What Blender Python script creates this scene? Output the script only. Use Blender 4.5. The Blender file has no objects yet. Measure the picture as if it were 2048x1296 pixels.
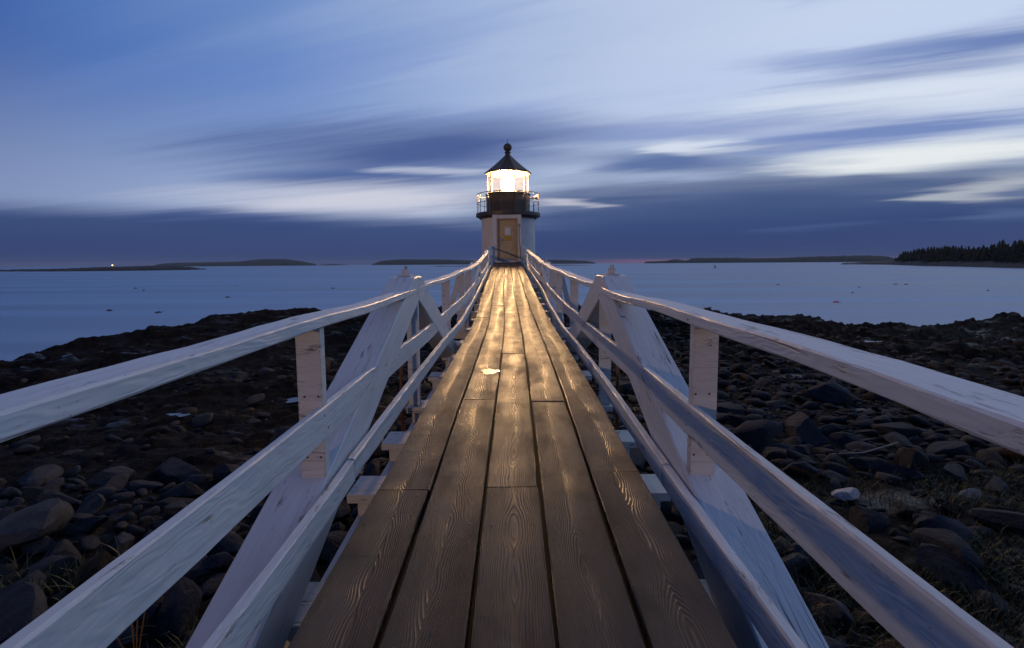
import bpy, bmesh, math, random
import numpy as np
from mathutils import Matrix, Vector

R = math.radians
random.seed(7)
rng = np.random.default_rng(11)
scene = bpy.context.scene
COL = scene.collection
EYE = 5.2                      # camera height above the water, metres

# ------------------------------------------------------------------ camera
cam = bpy.data.cameras.new('camera')
cam.sensor_width = 36.0
cam.lens = 36.0 * 950 / 2048
cam.shift_y = -(121 - 950 * math.tan(R(5.2))) / 2048
cam.clip_start = 0.05
cam.clip_end = 60000
cam_ob = bpy.data.objects.new('camera', cam)
COL.objects.link(cam_ob)
cam_ob.matrix_world = (Matrix.Translation((0, 0, EYE)) @ Matrix.Rotation(R(90 - 5.2), 4, 'X')
                       @ Matrix.Rotation(R(-0.4), 4, 'Z'))
scene.camera = cam_ob

# ------------------------------------------------------------------ exposure
scene.view_settings.view_transform = 'Standard'
scene.view_settings.look = 'None'
scene.view_settings.exposure = 0.0
scene.view_settings.gamma = 1.0
scene.view_settings.use_curve_mapping = False
scene.cycles.max_bounces = 6
scene.cycles.transparent_max_bounces = 12
scene.cycles.caustics_reflective = False
scene.cycles.caustics_refractive = False
scene.cycles.use_denoising = True


# ------------------------------------------------------------------ node helper
def s2l(c):
    return tuple((v / 255 / 12.92) if v / 255 <= 0.04045 else ((v / 255 + 0.055) / 1.055) ** 2.4 for v in c) + (1.0,)


class NT:
    def __init__(self, tree):
        self.t = tree
        tree.nodes.clear()

    def n(self, kind, **kw):
        nd = self.t.nodes.new(kind)
        for k, v in kw.items():
            setattr(nd, k, v)
        return nd

    def link(self, a, b):
        self.t.links.new(a, b)

    def put(self, sock, v):
        if isinstance(v, bpy.types.NodeSocket):
            self.link(v, sock)
        else:
            sock.default_value = v

    def math(self, op, a, b=0.0, c=0.0, clamp=False):
        nd = self.n('ShaderNodeMath', operation=op, use_clamp=clamp)
        for i, v in enumerate((a, b, c)):
            self.put(nd.inputs[i], v)
        return nd.outputs[0]

    def vmath(self, op, a, b=(0, 0, 0)):
        nd = self.n('ShaderNodeVectorMath', operation=op)
        self.put(nd.inputs[0], a)
        self.put(nd.inputs[1], b)
        return nd.outputs['Value'] if op in ('LENGTH', 'DOT_PRODUCT') else nd.outputs['Vector']

    def mix(self, f, a, b, mode='MIX'):
        nd = self.n('ShaderNodeMix', data_type='RGBA', blend_type=mode)
        self.put(nd.inputs[0], f)
        self.put(nd.inputs[6], a)
        self.put(nd.inputs[7], b)
        return nd.outputs[2]

    def xyz(self, v):
        nd = self.n('ShaderNodeSeparateXYZ')
        self.put(nd.inputs[0], v)
        return nd.outputs

    def comb(self, x, y, z):
        nd = self.n('ShaderNodeCombineXYZ')
        for i, v in enumerate((x, y, z)):
            self.put(nd.inputs[i], v)
        return nd.outputs[0]

    def noise(self, vec, scale=1.0, detail=3.0, rough=0.55, dist=0.0):
        nd = self.n('ShaderNodeTexNoise')
        self.put(nd.inputs['Vector'], vec)
        nd.inputs['Scale'].default_value = scale
        nd.inputs['Detail'].default_value = detail
        nd.inputs['Roughness'].default_value = rough
        nd.inputs['Distortion'].default_value = dist
        return nd.outputs['Fac']

    def voronoi(self, vec, scale=1.0, feature='F1', out='Distance'):
        nd = self.n('ShaderNodeTexVoronoi', feature=feature)
        self.put(nd.inputs['Vector'], vec)
        nd.inputs['Scale'].default_value = scale
        return nd.outputs[out]

    def mapr(self, v, a, b, c=0.0, d=1.0, smooth=False):
        nd = self.n('ShaderNodeMapRange', interpolation_type='SMOOTHSTEP' if smooth else 'LINEAR')
        self.put(nd.inputs[0], v)
        for i, x in enumerate((a, b, c, d)):
            self.put(nd.inputs[i + 1], x)
        return nd.outputs[0]

    def bump(self, h, strength=0.5, dist=0.01, normal=None):
        nd = self.n('ShaderNodeBump')
        nd.inputs['Strength'].default_value = strength
        nd.inputs['Distance'].default_value = dist
        self.put(nd.inputs['Height'], h)
        if normal is not None:
            self.link(normal, nd.inputs['Normal'])
        return nd.outputs[0]

    def mapping(self, v, loc=(0, 0, 0), rot=(0, 0, 0), scale=(1, 1, 1), kind='POINT'):
        nd = self.n('ShaderNodeMapping', vector_type=kind)
        self.put(nd.inputs[0], v)
        nd.inputs['Location'].default_value = loc
        nd.inputs['Rotation'].default_value = rot
        nd.inputs['Scale'].default_value = scale
        return nd.outputs[0]

    def coord(self, name='Object'):
        return self.n('ShaderNodeTexCoord').outputs[name]

    def rand(self):
        return self.n('ShaderNodeObjectInfo').outputs['Random']


def material(name):
    m = bpy.data.materials.new(name)
    m.use_nodes = True
    return m, NT(m.node_tree)


def finish(nt, color, rough=0.6, normal=None, spec=0.5, metal=0.0):
    b = nt.n('ShaderNodeBsdfPrincipled')
    nt.put(b.inputs['Base Color'], color)
    nt.put(b.inputs['Roughness'], rough)
    nt.put(b.inputs['Specular IOR Level'], spec)
    nt.put(b.inputs['Metallic'], metal)
    if normal is not None:
        nt.link(normal, b.inputs['Normal'])
    o = nt.n('ShaderNodeOutputMaterial')
    nt.link(b.outputs[0], o.inputs[0])
    return b


def flat(name, col, rough=0.6, metal=0.0, spec=0.5):
    m, nt = material(name)
    p = nt.coord()
    f = nt.noise(p, 9.0, 5)
    c = nt.mix(nt.mapr(f, 0.3, 0.7), tuple(v * 0.8 for v in col[:3]) + (1,), tuple(min(1, v * 1.15) for v in col[:3]) + (1,))
    finish(nt, c, rough, nt.bump(nt.noise(p, 40, 3), 0.2, 0.004), spec, metal)
    return m


# ------------------------------------------------------------------ world: dusk sky with wind-drawn cloud
def build_world():
    w = bpy.data.worlds.new('World')
    scene.world = w
    w.use_nodes = True
    nt = NT(w.node_tree)
    d = nt.coord('Generated')
    x, y, z = nt.xyz(d)
    az = nt.math('MULTIPLY', nt.math('ARCTAN2', x, y), 57.2958)
    el = nt.math('MULTIPLY', nt.math('ARCSINE', z), 57.2958)
    wa = R(68)
    t = nt.vmath('DOT_PRODUCT', d, (-math.sin(wa), math.cos(wa), 0))
    nn = nt.vmath('DOT_PRODUCT', d, (math.cos(wa), math.sin(wa), 0))
    psi = nt.math('MULTIPLY', nt.math('ARCTAN2', z, nn), 57.2958)
    # streak noise: long along the wind, fine across it
    sv = nt.comb(nt.math('MULTIPLY', t, 1.5), nt.math('MULTIPLY', psi, 0.22), 0.3)
    s1 = nt.noise(sv, 1.0, 4, 0.5)
    sv2 = nt.comb(nt.math('MULTIPLY', t, 2.6), nt.math('MULTIPLY', psi, 0.62), 4.7)
    s2 = nt.noise(sv2, 1.0, 4, 0.55)
    # clear sky: lighter toward the set sun (ahead, right) and toward the horizon
    sa = R(50)
    g = nt.vmath('DOT_PRODUCT', d, (math.sin(sa) * .98, math.cos(sa) * .98, 0.15))
    ramp = nt.n('ShaderNodeValToRGB')
    el_ = ramp.color_ramp.elements
    el_[0].position, el_[0].color = 0.0, s2l((20, 31, 66))
    el_[1].position, el_[1].color = 1.0, s2l((204, 216, 241))
    for pos, c in ((0.25, (28, 45, 92)), (0.42, (52, 84, 152)), (0.52, (78, 114, 180)), (0.64, (104, 137, 196)), (0.80, (158, 179, 218)), (0.92, (186, 202, 230))):
        e = el_.new(pos)
        e.color = s2l(c)
    nt.put(ramp.inputs[0], nt.mapr(g, -1.0, 1.0))
    front = nt.mapr(g, -0.75, 0.15, 0.25, 1.0)
    c = nt.mix(nt.math('MULTIPLY', nt.mapr(el, 4.0, 20.0, 0.72, 0.0, True), front), ramp.outputs[0], s2l((164, 178, 206)))
    c = nt.mix(nt.mapr(el, 26.0, 75.0, 0.0, 0.85, True), c, s2l((34, 54, 108)))
    # a little physical twilight scattering on top
    sky = nt.n('ShaderNodeTexSky', sky_type='NISHITA')
    sky.sun_disc = False
    sky.sun_elevation = R(-3)
    sky.sun_rotation = R(50)
    c = nt.mix(0.012, c, sky.outputs[0], 'ADD')
    # thin veil of streaks over the whole sky
    veil = nt.mapr(s1, 0.35, 0.75, 0.0, 1.0, True)
    c = nt.mix(nt.math('MULTIPLY', veil, nt.mapr(g, -0.1, 0.9, 0.0, 0.30)), c, s2l((200, 212, 238)))
    c = nt.mix(nt.math('MULTIPLY', nt.mapr(s2, 0.52, 0.78, 0.0, 1.0, True), nt.mapr(g, 0.1, 0.9, 0.0, 0.30)), c, s2l((104, 128, 188)))
    # angular plane with wind-wavered coordinates for the cloud banks
    wa_ = nt.math('MULTIPLY_ADD', nt.math('SUBTRACT', s2, 0.5), 30.0, az)
    s3 = nt.noise(nt.comb(nt.math('MULTIPLY', t, 3.2), nt.math('MULTIPLY', psi, 1.5), 9.1), 1.0, 4, 0.6)
    wb_ = nt.math('MULTIPLY_ADD', nt.math('SUBTRACT', s1, 0.5), 2.8, nt.math('MULTIPLY_ADD', nt.math('SUBTRACT', s3, 0.5), 1.1, el))
    pv = nt.comb(wa_, wb_, 0.0)
    pq = nt.comb(nt.math('MULTIPLY_ADD', nt.math('SUBTRACT', s2, 0.5), 20.0, az), nt.math('MULTIPLY_ADD', nt.math('SUBTRACT', s1, 0.5), 1.4, nt.math('MULTIPLY_ADD', nt.math('SUBTRACT', s3, 0.5), 0.9, el)), 0.0)
    banks = [
        (-20.5, 20.63, 23.5, 2.06, 14.7, (104, 134, 200), 0.35),
        (-5.3, 16.64, 21.0, 1.14, 3.7, (122, 146, 200), 0.50),
        (18.5, 18.29, 21.3, 2.88, -0.1, (188, 203, 234), 0.60),
        (41.4, 20.17, 13.9, 1.65, -6.1, (196, 211, 238), 0.70),
        (41.3, 17.17, 14.4, 1.54, -3.5, (84, 113, 175), 0.85),
        (32.8, 18.87, 10.6, 0.93, -5.3, (125, 148, 200), 0.50),
        (37.7, 14.47, 17.9, 1.90, -1.4, (216, 226, 241), 0.95),
        (36.7, 11.64, 12.9, 0.97, -2.8, (100, 125, 185), 0.85),
        (17.5, 14.17, 22.1, 1.23, -2.4, (108, 130, 190), 0.60),
        (-11.5, 12.95, 24.0, 2.9, 4.7, (76, 97, 150), 1.0),
        (-15.2, 9.6, 16.5, 1.05, 2.2, (78, 103, 157), 0.97),
        (18.1, 11.01, 17.2, 1.3, -2.7, (80, 105, 158), 0.9),
        (21.2, 12.38, 7.1, 0.77, -2.0, (218, 227, 240), 0.85),
        (-8.9, 10.51, 6.9, 0.44, 0.3, (205, 212, 228), 0.60),
        (-16.3, 7.39, 19.1, 1.65, 2.6, (210, 211, 224), 0.90),
        (33.5, 5.54, 28.2, 3.49, -0.2, (62, 84, 128), 0.97),
        (15.0, 5.1, 24.0, 3.9, -0.4, (63, 84, 128), 0.95),
        (-28.5, 4.71, 8.7, 1.23, 2.1, (58, 80, 140), 0.80),
    ]
    late = [
        (41.4, 9.12, 11.1, 1.19, -1.9, (232, 238, 240), 1.00),
        (45.5, 5.98, 4.2, 0.85, 1.9, (200, 205, 210), 0.62),
        (18.2, 9.09, 10.1, 0.43, -0.3, (165, 180, 214), 0.65),
        (7.5, 7.12, 5.5, 0.34, 0.6, (200, 200, 215), 0.80),
        (43.3, 3.91, 5.4, 0.38, -0.1, (98, 120, 165), 0.45),
        (31.0, 3.61, 6.1, 0.40, -0.3, (80, 102, 150), 0.35),
    ]

    def patch(c, b, v):
        a0, e0, hw, hh, tilt, colr, st = b
        q = nt.mapping(v, (a0, e0, 0), (0, 0, R(tilt)), (hw * 1.25, hh * 1.6, 1), 'TEXTURE')
        return nt.mix(nt.mapr(nt.vmath('LENGTH', q), 0.15, 1.0, st, 0.0, True), c, s2l(colr))

    for b in banks:
        c = patch(c, b, pq if -22 < b[0] < -5 and b[1] < 14 else pv)
    # the low bank that lies all along the horizon
    lowc = nt.mix(nt.mapr(wb_, 0.5, 6.0), s2l((42, 60, 108)), s2l((58, 79, 127)))
    c = nt.mix(nt.mapr(wb_, 4.0, 6.6, 0.97, 0.0, True), c, lowc)
    for b in late:
        c = patch(c, b, pv)
    # after-glow slit right on the sea horizon
    pk = nt.math('MULTIPLY', nt.mapr(el, 0.12, 0.55, 1.0, 0.0, True), nt.mapr(nt.math('ABSOLUTE', nt.math('SUBTRACT', az, 25.0)), 8.0, 20.0, 1.0, 0.0, True))
    c = nt.mix(nt.math('MULTIPLY', pk, 0.9), c, s2l((140, 88, 122)))
    c = nt.mix(nt.mapr(el, -1.5, -0.2, 1.0, 0.0), c, s2l((40, 58, 105)))
    bg = nt.n('ShaderNodeBackground')
    nt.link(c, bg.inputs[0])
    bg.inputs[1].default_value = 1.0
    o = nt.n('ShaderNodeOutputWorld')
    nt.link(bg.outputs[0], o.inputs[0])
    w.cycles.sampling_method = 'MANUAL'
    w.cycles.sample_map_resolution = 1024


build_world()

# low, weak, warm light that comes level from the land behind, left of the walkway
sun = bpy.data.lights.new('low_warm_light', 'SUN')
sun.energy = 0.48
sun.color = (1.0, 0.63, 0.38)
sun.angle = R(0.5)
sun_ob = bpy.data.objects.new('low_warm_light', sun)
COL.objects.link(sun_ob)
sun_ob.rotation_euler = Vector((math.sin(R(35)) * math.cos(R(8)), math.cos(R(35)) * math.cos(R(8)), -math.sin(R(8)))).to_track_quat('-Z', 'Y').to_euler()


# ------------------------------------------------------------------ object helpers
def tag(o, label=None, cat=None, group=None, kind=None):
    for k, v in (('label', label), ('category', cat), ('group', group), ('kind', kind)):
        if v:
            o[k] = v
    return o


def empty(name, loc, rz=0.0):
    o = bpy.data.objects.new(name, None)
    COL.objects.link(o)
    o.location = loc
    o.rotation_euler = (0, 0, rz)
    o.empty_display_size = 0.2
    return o


def link_mesh(name, me, mat, parent=None, mw=None, smooth=False):
    if mat and not me.materials:
        me.materials.append(mat)
    if smooth:
        me.polygons.foreach_set('use_smooth', np.ones(len(me.polygons), bool))
    o = bpy.data.objects.new(name, me)
    COL.objects.link(o)
    if mw is not None:
        o.matrix_world = mw
    if parent:
        o.parent = parent
        # children are given in world space: undo the parent's own placement
        o.matrix_parent_inverse = pm(parent).inverted()
    return o


def pm(o):
    m = Matrix.LocRotScale(o.location, o.rotation_euler, o.scale)
    return (pm(o.parent) @ o.matrix_parent_inverse @ m) if o.parent else m


def from_bm(name, bm, mat, parent=None, mw=None, smooth=False):
    bmesh.ops.recalc_face_normals(bm, faces=bm.faces)
    me = bpy.data.meshes.new(name)
    bm.to_mesh(me)
    bm.free()
    return link_mesh(name, me, mat, parent, mw, smooth)


jr = random.Random(3)


def sweep_bm(stations, ch=0.006):
    """stations: (s, y0, y1, z0, z1) box sections along local x, with chamfered long edges."""
    bm = bmesh.new()
    rings = []
    for s, y0, y1, z0, z1 in stations:
        c = min(ch, (y1 - y0) * 0.3, (z1 - z0) * 0.3)
        prof = [(y0 + c, z0), (y1 - c, z0), (y1, z0 + c), (y1, z1 - c), (y1 - c, z1), (y0 + c, z1), (y0, z1 - c), (y0, z0 + c)]
        jt = 0.0016 if (y1 - y0) < 0.4 and ch > 0.0045 else 0.0
        rings.append([bm.verts.new((s, a + jr.uniform(-jt, jt), b + jr.uniform(-jt, jt))) for a, b in prof])
    for r0, r1 in zip(rings, rings[1:]):
        for i in range(8):
            j = (i + 1) % 8
            bm.faces.new((r0[i], r0[j], r1[j], r1[i]))
    bm.faces.new(rings[0][::-1])
    bm.faces.new(rings[-1])
    return bm


ALONG = Matrix.Rotation(R(90), 4, 'Z')        # local x -> world y, local y -> -world x


def run(name, ys, xf, zf, mat, parent, ch=0.006):
    """a board that runs along the bridge; xf(y) -> (x0, x1), zf(y) -> (z0, z1) world-relative to the eye."""
    y0 = ys[0]
    st = []
    for y in ys:
        a, b = xf(y)
        c, d = zf(y)
        st.append((y - y0, -max(a, b), -min(a, b), c, d))
    return from_bm(name, sweep_bm(st, ch), mat, parent, Matrix.Translation((0, y0, EYE)) @ ALONG)


def box(name, p0, p1, wid, thk, mat, parent, up=(0, 0, 1), ch=0.005):
    """a timber from p0 to p1 (eye-relative heights), wid across, thk along the up direction."""
    a, b = Vector(p0) + Vector((0, 0, EYE)), Vector(p1) + Vector((0, 0, EYE))
    ex = (b - a)
    L = ex.length
    ex.normalize()
    ez = Vector(up) - ex * ex.dot(Vector(up))
    ez.normalize()
    ey = ez.cross(ex)
    m = Matrix((ex, ey, ez)).transposed().to_4x4()
    m.translation = a
    return from_bm(name, sweep_bm([(0, -wid / 2, wid / 2, -thk / 2, thk / 2), (L, -wid / 2, wid / 2, -thk / 2, thk / 2)], ch), mat, parent, m)


def lathe_bm(prof, seg=40, cap=True):
    bm = bmesh.new()
    rings = []
    for r, z in prof:
        rings.append([bm.verts.new((r * math.cos(2 * math.pi * i / seg), r * math.sin(2 * math.pi * i / seg), z)) for i in range(seg)])
    for a, b in zip(rings, rings[1:]):
        for i in range(seg):
            j = (i + 1) % seg
            bm.faces.new((a[i], a[j], b[j], b[i]))
    if cap:
        bm.faces.new(rings[0][::-1])
        bm.faces.new(rings[-1])
    return bm


def lathe(name, prof, loc, mat, parent=None, seg=40, cap=True, smooth=True):
    o = from_bm(name, lathe_bm(prof, seg, cap), mat, parent, Matrix.Translation(loc), False)
    if smooth:
        for p in o.data.polygons:
            p.use_smooth = len(p.vertices) == 4
        o.data.set_sharp_from_angle(angle=R(35))
    return o


def tube(name, pts, r, mat, parent, seg=8):
    bm = bmesh.new()
    rings = []
    P = [Vector(p) for p in pts]
    for i, p in enumerate(P):
        t = (P[min(i + 1, len(P) - 1)] - P[max(i - 1, 0)]).normalized()
        u = t.cross(Vector((0, 0, 1)) if abs(t.z) < 0.9 else Vector((1, 0, 0))).normalized()
        v = t.cross(u)
        rings.append([bm.verts.new(p + (u * math.cos(2 * math.pi * k / seg) + v * math.sin(2 * math.pi * k / seg)) * r) for k in range(seg)])
    for a, b in zip(rings, rings[1:]):
        for k in range(seg):
            bm.faces.new((a[k], a[(k + 1) % seg], b[(k + 1) % seg], b[k]))
    bm.faces.new(rings[0][::-1])
    bm.faces.new(rings[-1])
    o = from_bm(name, bm, mat, parent, Matrix.Identity(4), True)
    return o


def slab(name, x0, x1, y0, y1, z0, z1, mat, parent, ch=0.005):
    """axis-aligned box in world coordinates (true heights)."""
    st = [(0, -(y1 - y0) / 2, (y1 - y0) / 2, z0 - (z0 + z1) / 2, z1 - (z0 + z1) / 2), (x1 - x0, -(y1 - y0) / 2, (y1 - y0) / 2, z0 - (z0 + z1) / 2, z1 - (z0 + z1) / 2)]
    return from_bm(name, sweep_bm(st, ch), mat, parent, Matrix.Translation((x0, (y0 + y1) / 2, (z0 + z1) / 2)))


def mesh_arrays(name, verts, faces):
    me = bpy.data.meshes.new(name)
    faces = np.asarray(faces, np.int32)
    k = faces.shape[1]
    me.vertices.add(len(verts))
    me.vertices.foreach_set('co', np.asarray(verts, np.float32).ravel())
    me.loops.add(faces.size)
    me.loops.foreach_set('vertex_index', faces.ravel())
    me.polygons.add(len(faces))
    me.polygons.foreach_set('loop_start', np.arange(0, faces.size, k, dtype=np.int32))
    me.polygons.foreach_set('loop_total', np.full(len(faces), k, np.int32))
    me.update(calc_edges=True)
    return me


# ------------------------------------------------------------------ numpy noise
_perm = rng.permutation(4096)
_val = rng.random(4096) * 2 - 1


def vnoise(x, y):
    xi, yi = np.floor(x).astype(int), np.floor(y).astype(int)
    fx, fy = x - xi, y - yi
    fx, fy = fx * fx * fx * (fx * (fx * 6 - 15) + 10), fy * fy * fy * (fy * (fy * 6 - 15) + 10)

    def h(a, b):
        return _val[_perm[(_perm[a % 4096] + b) % 4096]]
    return (h(xi, yi) * (1 - fx) + h(xi + 1, yi) * fx) * (1 - fy) + (h(xi, yi + 1) * (1 - fx) + h(xi + 1, yi + 1) * fx) * fy


def fbm(x, y, o=5, gain=0.5):
    s, a = 0, 1.0
    for i in range(o):
        s = s + a * vnoise(x * 2 ** i + 17.3 * i, y * 2 ** i - 9.1 * i)
        a *= gain
    return s


# ------------------------------------------------------------------ materials
def make_paint(name, base=(0.64, 0.70, 0.75), worn=1.0, shear=0.0):
    """old white paint on timber: local x is the grain direction."""
    m, nt = material(name)
    p = nt.vmath('ADD', nt.coord(), nt.vmath('SCALE', nt.comb(nt.rand(), nt.rand(), nt.rand())))
    rnd = nt.math('MULTIPLY', nt.rand(), 37.0)
    x, y, z = nt.xyz(nt.coord())
    z = nt.math('MULTIPLY_ADD', x, shear, z)
    gv = nt.comb(nt.math('MULTIPLY_ADD', x, 1.6, rnd), nt.math('MULTIPLY', y, 26.0), nt.math('MULTIPLY', z, 26.0))
    wob = nt.noise(nt.comb(nt.math('MULTIPLY_ADD', x, 0.9, rnd), nt.math('MULTIPLY', y, 4.0), nt.math('MULTIPLY', z, 4.0)), 1.6, 3)
    grain = nt.noise(gv, 1.0, 5, 0.65)
    rings = nt.math('SINE', nt.math('MULTIPLY_ADD', wob, 90.0, nt.math('MULTIPLY', nt.math('ADD', y, z), 60.0)))
    big = nt.noise(nt.coord(), 2.2, 5, 0.6)
    c = nt.mix(nt.mapr(grain, 0.30, 0.72), tuple(v * 0.80 for v in base) + (1,), base + (1,))
    c = nt.mix(nt.mapr(big, 0.35, 0.7, 0.0, 0.45), c, (base[0] * 0.78, base[1] * 0.77, base[2] * 0.76, 1))
    # rubbed-through spots, long along the grain
    wearv = nt.comb(nt.math('MULTIPLY_ADD', x, 3.0, rnd), nt.math('MULTIPLY', y, 14.0), nt.math('MULTIPLY', z, 14.0))
    wear = nt.noise(wearv, 1.4, 6, 0.72)
    wf = nt.math('MULTIPLY', nt.mapr(wear, 0.59, 0.68, 0.0, 1.0, True), 0.85 * worn)
    c = nt.mix(wf, c, (0.17, 0.15, 0.145, 1))
    # larger bruised and weathered patches, thin weather streaks
    pv = nt.noise(nt.comb(nt.math('MULTIPLY_ADD', x, 1.5, nt.math('MULTIPLY', rnd, 1.7)), nt.math('MULTIPLY', y, 9.0), nt.math('MULTIPLY', z, 9.0)), 1.0, 6, 0.68)
    c = nt.mix(nt.math('MULTIPLY', nt.mapr(pv, 0.62, 0.74, 0.0, 1.0, True), 0.55 * worn), c, (0.20, 0.165, 0.14, 1))
    sk = nt.noise(nt.comb(nt.math('MULTIPLY_ADD', x, 1.1, rnd), nt.math('MULTIPLY', y, 60.0), nt.math('MULTIPLY', z, 60.0)), 1.0, 4, 0.7)
    c = nt.mix(nt.math('MULTIPLY', nt.mapr(sk, 0.58, 0.70), 0.5 * worn), c, (0.30, 0.29, 0.29, 1))
    # drying cracks along the grain
    cv = nt.comb(nt.math('MULTIPLY_ADD', x, 0.30, rnd), nt.math('MULTIPLY', y, 7.0), nt.math('MULTIPLY', z, 7.0))
    ck = nt.math('ABSOLUTE', nt.math('SUBTRACT', nt.noise(cv, 1.0, 2, 0.45), 0.5))
    crack = nt.math('MULTIPLY', nt.mapr(ck, 0.0015, 0.007, 1.0, 0.0), nt.mapr(nt.noise(nt.coord(), 1.1, 2), 0.54, 0.60))
    c = nt.mix(nt.math('MULTIPLY', crack, 0.85), c, (0.05, 0.045, 0.045, 1))
    # fine specks
    sp = nt.mapr(nt.voronoi(nt.coord(), 38.0), 0.0, 0.16, 1.0, 0.0)
    spf = nt.math('MULTIPLY', nt.math('MULTIPLY', nt.mapr(sp, 0.2, 0.5), nt.mapr(nt.noise(nt.coord(), 6.0, 2), 0.52, 0.62)), 0.6 * worn)
    c = nt.mix(spf, c, (0.16, 0.12, 0.10, 1))
    # paint rubbed off the arrises
    bv = nt.n('ShaderNodeBevel', samples=3)
    bv.inputs['Radius'].default_value = 0.011
    ge = nt.n('ShaderNodeNewGeometry')
    ed = nt.math('SUBTRACT', 1.0, nt.vmath('DOT_PRODUCT', bv.outputs[0], ge.outputs['True Normal']))
    ef = nt.math('MULTIPLY', nt.mapr(ed, 0.02, 0.12), nt.mapr(nt.noise(nt.comb(nt.math('MULTIPLY_ADD', x, 6.0, rnd), nt.math('MULTIPLY', y, 20.0), nt.math('MULTIPLY', z, 20.0)), 1.0, 5, 0.7), 0.48, 0.62))
    c = nt.mix(nt.math('MULTIPLY', ef, 0.75), c, (0.19, 0.155, 0.13, 1))
    h = nt.math('ADD', nt.math('MULTIPLY', grain, 0.6), nt.math('MULTIPLY', rings, 0.10))
    h = nt.math('SUBTRACT', h, nt.math('ADD', nt.math('MULTIPLY', wf, 0.5), nt.math('MULTIPLY', crack, 1.5)))
    finish(nt, c, nt.mapr(grain, 0.3, 0.7, 0.42, 0.62), nt.bump(h, 0.55, 0.006), 0.4)
    return m


def make_deck():
    """flat-sawn, weathered softwood with cathedral grain; local x is along the plank."""
    m, nt = material('weathered_plank')
    rnd = nt.math('MULTIPLY', nt.rand(), 91.0)
    x, y, z = nt.xyz(nt.coord())
    # the height of the growth rings along the plank wanders, so the contours close into ovals and flames
    lx = nt.comb(nt.math('MULTIPLY', x, 1.0), rnd, 0.0)
    hgt = nt.noise(lx, 1.05, 2.5, 0.5)
    cen = nt.math('MULTIPLY', nt.math('SUBTRACT', nt.noise(nt.comb(nt.math('MULTIPLY', x, 0.5), rnd, 5.0), 1.0, 1.0), 0.5), 0.14)
    jit = nt.noise(nt.comb(nt.math('MULTIPLY_ADD', x, 3.0, rnd), nt.math('MULTIPLY', y, 22.0), 0.0), 1.0, 3, 0.5)
    dy = nt.math('SUBTRACT', y, cen)
    par = nt.math('MULTIPLY', nt.math('MULTIPLY', dy, dy), 95.0)
    lin = nt.math('MULTIPLY', nt.math('ABSOLUTE', dy), 5.0)
    ph = nt.math('ADD', nt.math('ADD', par, lin), nt.math('MULTIPLY_ADD', hgt, 4.2, nt.math('MULTIPLY', jit, 0.12)))
    saw = nt.math('FRACT', nt.math('MULTIPLY', ph, nt.mapr(nt.math('FRACT', nt.math('MULTIPLY', rnd, 7.3)), 0, 1, 5.5, 11.5)))
    late = nt.mapr(saw, 0.45, 0.86, 0.0, 1.0, True)
    late = nt.math('MULTIPLY', late, nt.mapr(saw, 0.90, 1.0, 1.0, 0.0, True))
    fine = nt.noise(nt.comb(nt.math('MULTIPLY_ADD', x, 5.0, rnd), nt.math('MULTIPLY', y, 210.0), 0.0), 1.0, 4, 0.6)
    tone = nt.noise(nt.comb(nt.math('MULTIPLY_ADD', x, 1.1, rnd), nt.math('MULTIPLY', y, 5.0), 1.0), 1.0, 4, 0.6)
    early = nt.mix(nt.mapr(fine, 0.3, 0.7), (0.036, 0.021, 0.011, 1), (0.088, 0.053, 0.029, 1))
    c = nt.mix(nt.math('MULTIPLY', late, nt.mapr(nt.math('FRACT', nt.math('MULTIPLY', rnd, 3.7)), 0, 1, 0.40, 0.95)), early, (0.225, 0.150, 0.092, 1))
    c = nt.mix(nt.mapr(tone, 0.35, 0.68, 0.0, 0.55), c, (0.036, 0.026, 0.018, 1))
    pl = nt.mapr(nt.rand(), 0.0, 1.0, 0.70, 1.30)
    c = nt.mix(1.0, c, nt.comb(pl, pl, pl), 'MULTIPLY')
    # marks across the boards over the bearers, dirt along the board edges
    ln = nt.math('ABSOLUTE', nt.math('SUBTRACT', nt.noise(nt.comb(nt.math('MULTIPLY_ADD', x, 1.7, rnd), nt.math('MULTIPLY', y, 0.25), 2.0), 1.0, 2), 0.5))
    lnf = nt.math('MULTIPLY', nt.mapr(ln, 0.0, 0.010, 1.0, 0.0), nt.mapr(nt.noise(nt.coord(), 7.0, 3), 0.42, 0.6))
    c = nt.mix(nt.math('MULTIPLY', lnf, 0.7), c, (0.020, 0.016, 0.013, 1))
    edge = nt.math('MULTIPLY', nt.mapr(nt.math('ABSOLUTE', y), 0.085, 0.123, 0.0, 1.0, True), nt.mapr(nt.noise(nt.comb(nt.math('MULTIPLY', x, 2.0), y, rnd), 1.0, 4, 0.6), 0.35, 0.65))
    c = nt.mix(nt.math('MULTIPLY', edge, 0.7), c, (0.022, 0.018, 0.014, 1))
    blot = nt.noise(nt.comb(nt.math('MULTIPLY_ADD', x, 2.4, rnd), nt.math('MULTIPLY', y, 6.0), 7.0), 1.0, 5, 0.65)
    c = nt.mix(nt.mapr(blot, 0.52, 0.70, 0.0, 0.65), c, (0.028, 0.022, 0.017, 1))
    # scuffs and lichen flecks
    fl = nt.math('MULTIPLY', nt.mapr(nt.voronoi(nt.coord(), 26.0), 0.03, 0.075, 1.0, 0.0), nt.mapr(nt.noise(nt.coord(), 3.0, 2), 0.60, 0.66))
    c = nt.mix(nt.math('MULTIPLY', fl, 0.8), c, (0.42, 0.41, 0.38, 1))
    h = nt.math('ADD', nt.math('MULTIPLY', late, 1.0), nt.math('MULTIPLY', fine, 0.55))
    rough = nt.math('ADD', nt.mapr(late, 0.0, 1.0, 0.52, 0.36), nt.mapr(blot, 0.40, 0.68, -0.06, 0.16))
    finish(nt, c, rough, nt.bump(h, 0.62, 0.0042), 0.38)
    return m


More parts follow.
